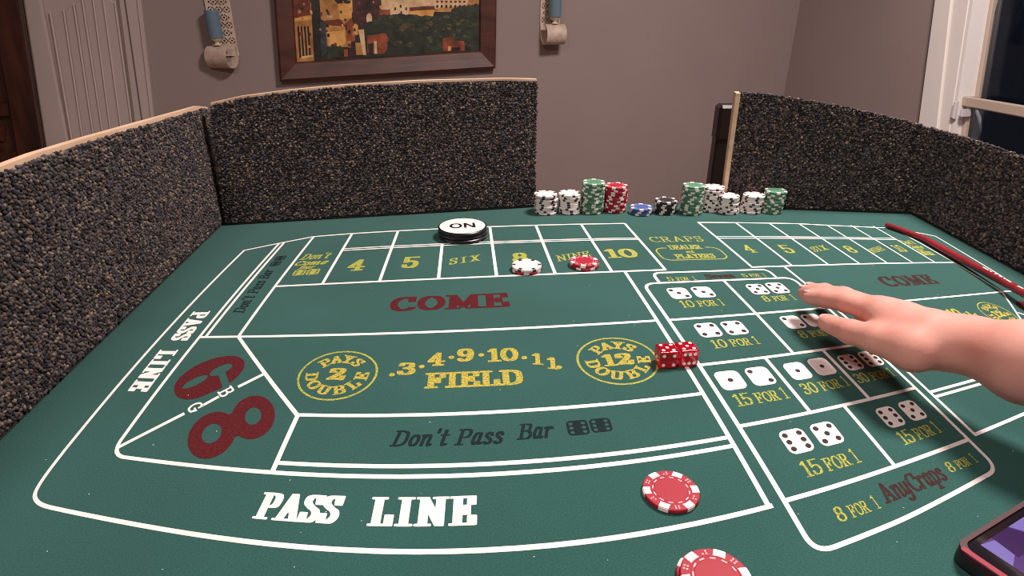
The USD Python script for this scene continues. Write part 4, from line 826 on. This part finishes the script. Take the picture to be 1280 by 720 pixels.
# ---------------------------------------------------------------- the person reaching in from the right
def blend(groups, h, pad=.012):
    """One smooth skin over tapered bones. groups: (bones, blend radius within the group, blend radius to the rest); a bone is (a, ra, b, rb)."""
    allp = np.array([p for g in groups for bn in g[0] for p in (bn[0] - bn[1], bn[0] + bn[1], bn[2] - bn[3], bn[2] + bn[3])])
    lo, hi = allp.min(0) - pad, allp.max(0) + pad; n = np.ceil((hi - lo) / h).astype(int) + 1
    axes = [lo[k] + h * np.arange(n[k]) for k in range(3)]
    def smin(a, b, k):
        t = np.maximum(k - np.abs(a - b), 0) / k; return np.minimum(a, b) - t * t * k * .25
    F = np.full(n, 1.0, np.float32)
    for bones, k, kk in groups:
        Gf_ = np.full(n, 1.0, np.float32)
        for a, ra, b, rb in bones:
            m = max(ra, rb) + .022; i0 = np.maximum(((np.minimum(a, b) - m - lo) / h).astype(int), 0); i1 = np.minimum(((np.maximum(a, b) + m - lo) / h).astype(int) + 2, n)
            P = np.stack(np.meshgrid(*[axes[q][i0[q]:i1[q]] for q in range(3)], indexing='ij'), -1); d = b - a; L2 = d @ d + 1e-12
            t = np.clip(((P - a) @ d) / L2, 0, 1); D = np.linalg.norm(P - a - t[..., None] * d, axis=-1) - (ra + (rb - ra) * t)
            s = tuple(slice(i0[q], i1[q]) for q in range(3)); Gf_[s] = smin(Gf_[s], D.astype(np.float32), k)
        F = smin(F, Gf_, kk)
    # surface nets
    S = F < 0; cnt = np.zeros(n - 1, np.float32); acc = np.zeros((*(n - 1), 3), np.float32)
    cut = lambda off: tuple(slice(o, n[q] - 1 + o) for q, o in enumerate(off))
    for ax in range(3):
        o1, o2 = [q for q in range(3) if q != ax]
        for u in (0, 1):
            for v in (0, 1):
                p = [0, 0, 0]; p[o1], p[o2] = u, v; q_ = list(p); q_[ax] = 1
                A, B = F[cut(p)], F[cut(q_)]; x = (A < 0) != (B < 0); w = np.where(x, A / np.where(x, A - B, 1), 0)
                cnt += x; c = np.zeros((*(n - 1), 3), np.float32); c[..., o1], c[..., o2], c[..., ax] = u, v, w; acc += c * x[..., None]
    cell = cnt > 0; idx = -np.ones(n - 1, int); idx[cell] = np.arange(cell.sum())
    vert = (np.argwhere(cell) + acc[cell] / cnt[cell][:, None]) * h + lo; faces = []
    for ax in range(3):
        o1, o2 = [q for q in range(3) if q != ax]; m = list(n); m[ax] -= 1
        s0 = [slice(1, n[q] - 1) for q in range(3)]; s0[ax] = slice(0, n[ax] - 1); s1 = list(s0); s1[ax] = slice(1, n[ax])
        a, b = S[tuple(s0)], S[tuple(s1)]; ed = np.argwhere(a != b); st = a[a != b]; base = np.array([1, 1, 1]); base[ax] = 0; ed = ed + base
        def at_(u, v):
            e = ed.copy(); e[:, o1] -= u; e[:, o2] -= v; return idx[tuple(e.T)]
        q4 = np.stack([at_(0, 0), at_(1, 0), at_(1, 1), at_(0, 1)], 1); flip = st if ax != 1 else ~st
        q4[~flip] = q4[~flip][:, ::-1]; faces.append(q4)
    q4 = np.vstack(faces); f = np.vstack([q4[:, [0, 1, 2]], q4[:, [0, 2, 3]]])
    t = trimesh.Trimesh(vert, f, process=False)
    if t.volume < 0: t.invert()
    v, e = np.array(t.vertices), np.vstack([t.edges_unique, t.edges_unique[:, ::-1]]); deg = np.bincount(e[:, 0], minlength=len(v))[:, None]
    for k in range(8):                              # a little smoothing that keeps the volume
        avg = np.stack([np.bincount(e[:, 0], v[e[:, 1], q], len(v)) for q in range(3)], 1) / np.maximum(deg, 1); v = v + (avg - v) * (.5 if k % 2 == 0 else -.5)
    t.vertices = v; return t
V = lambda px, py, z: on_table(px, py, z)
def bones(points, radii): return [(np.array(points[i]), radii[i], np.array(points[i + 1]), radii[i + 1]) for i in range(len(points) - 1)]
Wr = V(1170, 426, .060)
iM, iT = V(1103, 392, .060), V(1013, 372, .036)
lat = np.array([.30, .85, -.42]); lat /= np.linalg.norm(lat)
mM, rM, pM = iM + lat * .0175 + (0, 0, .004), iM + lat * .034, iM + lat * .049 - (.0, .004, .002)
mT, rT, pT = V(1007, 366, .031), V(1013, 362, .026), V(1034, 363, .022)
def finger(M, T, r0, r1, arch):
    d = T - M; u = np.array([0, 0, 1.0]); return bones([M, M + d * .46 + u * arch, M + d * .76 + u * arch * .8, T], [r0, r0 * .94, r0 * .87, r1])
R = .0098
fingers = [finger(iM, iT, R * 1.04, R * .80, .0030), finger(mM, mT, R * 1.06, R * .82, .0045), finger(rM, rT, R, R * .78, .0042), finger(pM, pT, R * .88, R * .70, .003)]
palm = []
for M, r in ((iM, .0115), (mM, .0120), (rM, .0112), (pM, .0100)): palm += bones([Wr + (M - Wr) * .12, Wr + (M - Wr) * .55, M], [.0165, .0135, r])
palm += bones([iM - lat * .0, pM], [.0105, .0095]) + bones([Wr + (iM - Wr) * .6, Wr + (pM - Wr) * .6], [.0125, .0115])
# thumb: it leaves the side of the palm near its base
t0, t1, t2, t3 = V(1142, 437, .056), V(1098, 424, .051), V(1064, 415, .044), V(1034, 403.5, .037)
thumb = bones([t0, t1, t2, t3], [.0165, .0128, .0108, .0086])
palm += bones([t0, V(1122, 418, .054)], [.0150, .0125]) + bones([V(1112, 424, .052), V(1108, 404, .056)], [.0105, .0095]) + bones([Wr, t0], [.0172, .0150])
F1, F2 = V(1215, 432, .065), V(1285, 453, .072)
El = F2 + (F2 - Wr) / np.linalg.norm(F2 - Wr) * .12 + np.array([.02, 0, .015])
Sh = El + np.array([.13, -.29, .25])
armb = bones([Wr + (mM - Wr) * .15, Wr, F1, F2, F2 * .4 + El * .6, El, El * .5 + Sh * .5], [.0175, .0188, .0212, .0290, .034, .032, .043])
handm = blend([(palm + armb, .012, .001), (thumb, .004, .006)] + [(f, .004, .0042) for f in fingers], .0023)
# the rest of the body stands at the near right of the table, outside the photograph
sq = np.array([.93, -.36, 0]); sq /= np.linalg.norm(sq)
Sh2 = Sh + sq * .36; mid = (Sh + Sh2) / 2; z_ = np.array([0, 0, 1.0]); fwd = np.array([-sq[1], sq[0], 0])
neck, head = mid + z_ * .06, mid + z_ * .235 + fwd * .04
hip = mid - z_ * .50 - fwd * .12; hl, hr = hip - sq * .095, hip + sq * .095
def leg(h): return np.array([*(h[:2] + fwd[:2] * .02), .48]), np.array([*h[:2], .085])
wa, wb = mid - z_ * .22 - fwd * .05 - sq * .085, mid - z_ * .22 - fwd * .05 + sq * .085
trunk = [(Sh + sq * .05 - z_ * .02, .058, Sh2 - sq * .05 - z_ * .02, .058), (wa, .09, wb, .09), (mid - z_ * .05, .085, mid - z_ * .22 - fwd * .05, .10), (mid - z_ * .22 - fwd * .05, .10, hip + z_ * .08, .11), (hl + z_ * .05, .10, hr + z_ * .05, .10), (Sh + sq * .05, .06, wa, .08), (Sh2 - sq * .05, .06, wb, .08)]
El2 = Sh2 + np.array([.06, -.03, -.29]); Wr2 = El2 + fwd * .07 - z_ * .25
other = bones([El * .5 + Sh * .5, Sh], [.043, .050]) + bones([Sh2, El2, Wr2], [.050, .038, .027]) + bones([Wr2, Wr2 - z_ * .07 + fwd * .005], [.028, .024])
ofing = [bones([Wr2 - z_ * .07 + fwd * (.026 - .017 * k), Wr2 - z_ * .12 + fwd * (.030 - .018 * k), Wr2 - z_ * (.165 - .008 * abs(k - 1)) + fwd * (.026 - .017 * k) + sq * -.01], [.0105, .0095, .008]) for k in range(4)] + [bones([Wr2 - z_ * .03 + fwd * .01, Wr2 - z_ * .07 + fwd * .045, Wr2 - z_ * .105 + fwd * .052], [.016, .011, .009])]
skull = [(neck - z_ * .05, .056, neck + z_ * .07, .052), (head + z_ * .045 - fwd * .02, .080, head + z_ * .02 + fwd * .02, .066), (head + fwd * .02 + z_ * .01, .064, head - z_ * .085 + fwd * .042, .036)]
nose = [(head + fwd * .085 + z_ * .015, .008, head + fwd * .104 - z_ * .025, .012), (head + sq * .078 - z_ * .03 - fwd * .01, .009, head + sq * .083 + z_ * .015 - fwd * .015, .013), (head - sq * .078 - z_ * .03 - fwd * .01, .009, head - sq * .083 + z_ * .015 - fwd * .015, .013)]
lower = []
for h in (hl, hr): k, a = leg(h); lower += bones([h, k, a], [.09, .058, .042])
bodym = blend([(trunk + other + lower, .03, .02), (skull, .03, .03), (nose, .004, .008)] + [(f, .004, .006) for f in ofing], .011)
person = thing('person', 'person reaching in from the right, bare forearm and open hand sweeping low over the felt', 'person', (0, 0, 0))
obj('body', trimesh.util.concatenate([handm, bodym]), SKIN, person, smooth=True)
NAIL = plain('nail', (.74, .42, .37), .35)
def nail(T, P, r, side=np.array([0, 0, 1.0])):
    d = (T - P) / np.linalg.norm(T - P); u = side - d * (side @ d); u /= np.linalg.norm(u); w_ = np.cross(d, u)
    m = trimesh.creation.icosphere(2, 1); m.apply_scale((r * .85, r * .62, r * .16)); M = np.eye(4); M[:3, 0], M[:3, 1], M[:3, 2], M[:3, 3] = d, w_, u, T + u * r * .86 + d * r * .12; m.apply_transform(M); return m
for T, P, r in ((iT, iM, R * .80), (mT, mM, R * .82), (rT, rM, R * .78), (pT, pM, R * .70)): obj('fingernail', nail(T, P, r), NAIL, person, smooth=True)
obj('fingernail', nail(t3, t2, .0076, np.array([-.2, -.2, .9])), NAIL, person, smooth=True)
SHIRT = mottled('shirt_cotton', (.030, .035, .05), (.045, .05, .07), 40, .9, bump=.2); JEANS = mottled('jeans_denim', (.02, .035, .08), (.03, .05, .11), 60, .9)
grow = lambda bs, e: [(a, ra + e, b, rb + e) for a, ra, b, rb in bs]
shirt = grow(trunk, .013) + [(Sh, .062, El * .42 + Sh * .58, .058), (Sh2, .062, El2 * .45 + Sh2 * .55, .058)]
obj('t_shirt', blend([(shirt, .03, .01)], .012), SHIRT, person, smooth=True)
tr = [(hl, .116, hr, .116)]
for h in (hl, hr): k, a = leg(h); tr += bones([h, k, a + z_ * .03], [.106, .078, .068])
obj('trousers', blend([(tr, .03, .01)], .014), JEANS, person, smooth=True)
SHOE = plain('shoe_leather', (.03, .02, .015), .4)
for h in (hl, hr):
    p = np.array([h[0], h[1], .046]); obj('shoe', tm(m3.Manifold.batch_hull([m3.Manifold.sphere(.045, 20).translate(tuple(p - fwd * .05)), m3.Manifold.sphere(.040, 20).translate(tuple(p + fwd * .12 - z_ * .005)), m3.Manifold.sphere(.042, 20).translate(tuple(p + z_ * .03))])), SHOE, person, smooth=True)
hair = m3.Manifold.sphere(.092, 32).translate(tuple(head + z_ * .050 - fwd * .026)) - m3.Manifold.sphere(.11, 32).translate(tuple(head - z_ * .06 + fwd * .085))
obj('hair', tm(hair), plain('brown_hair', (.05, .028, .016), .6), person, smooth=40)
EYEBALL = plain('eye_white', (.8, .78, .75), .2)
for s in (-1, 1):
    e_ = trimesh.creation.icosphere(2, .0125); e_.apply_translation(head + fwd * .076 + sq * s * .031 + z_ * .012); obj('eye', e_, EYEBALL, person, smooth=True)
lip = trimesh.creation.icosphere(2, 1); lip.apply_scale((.024, .008, .007)); M = np.eye(4); M[:3, 0], M[:3, 1], M[:3, 2], M[:3, 3] = sq, fwd, z_, head + fwd * .078 - z_ * .058; lip.apply_transform(M); obj('mouth', lip, plain('lip', (.5, .18, .15), .45), person, smooth=True)
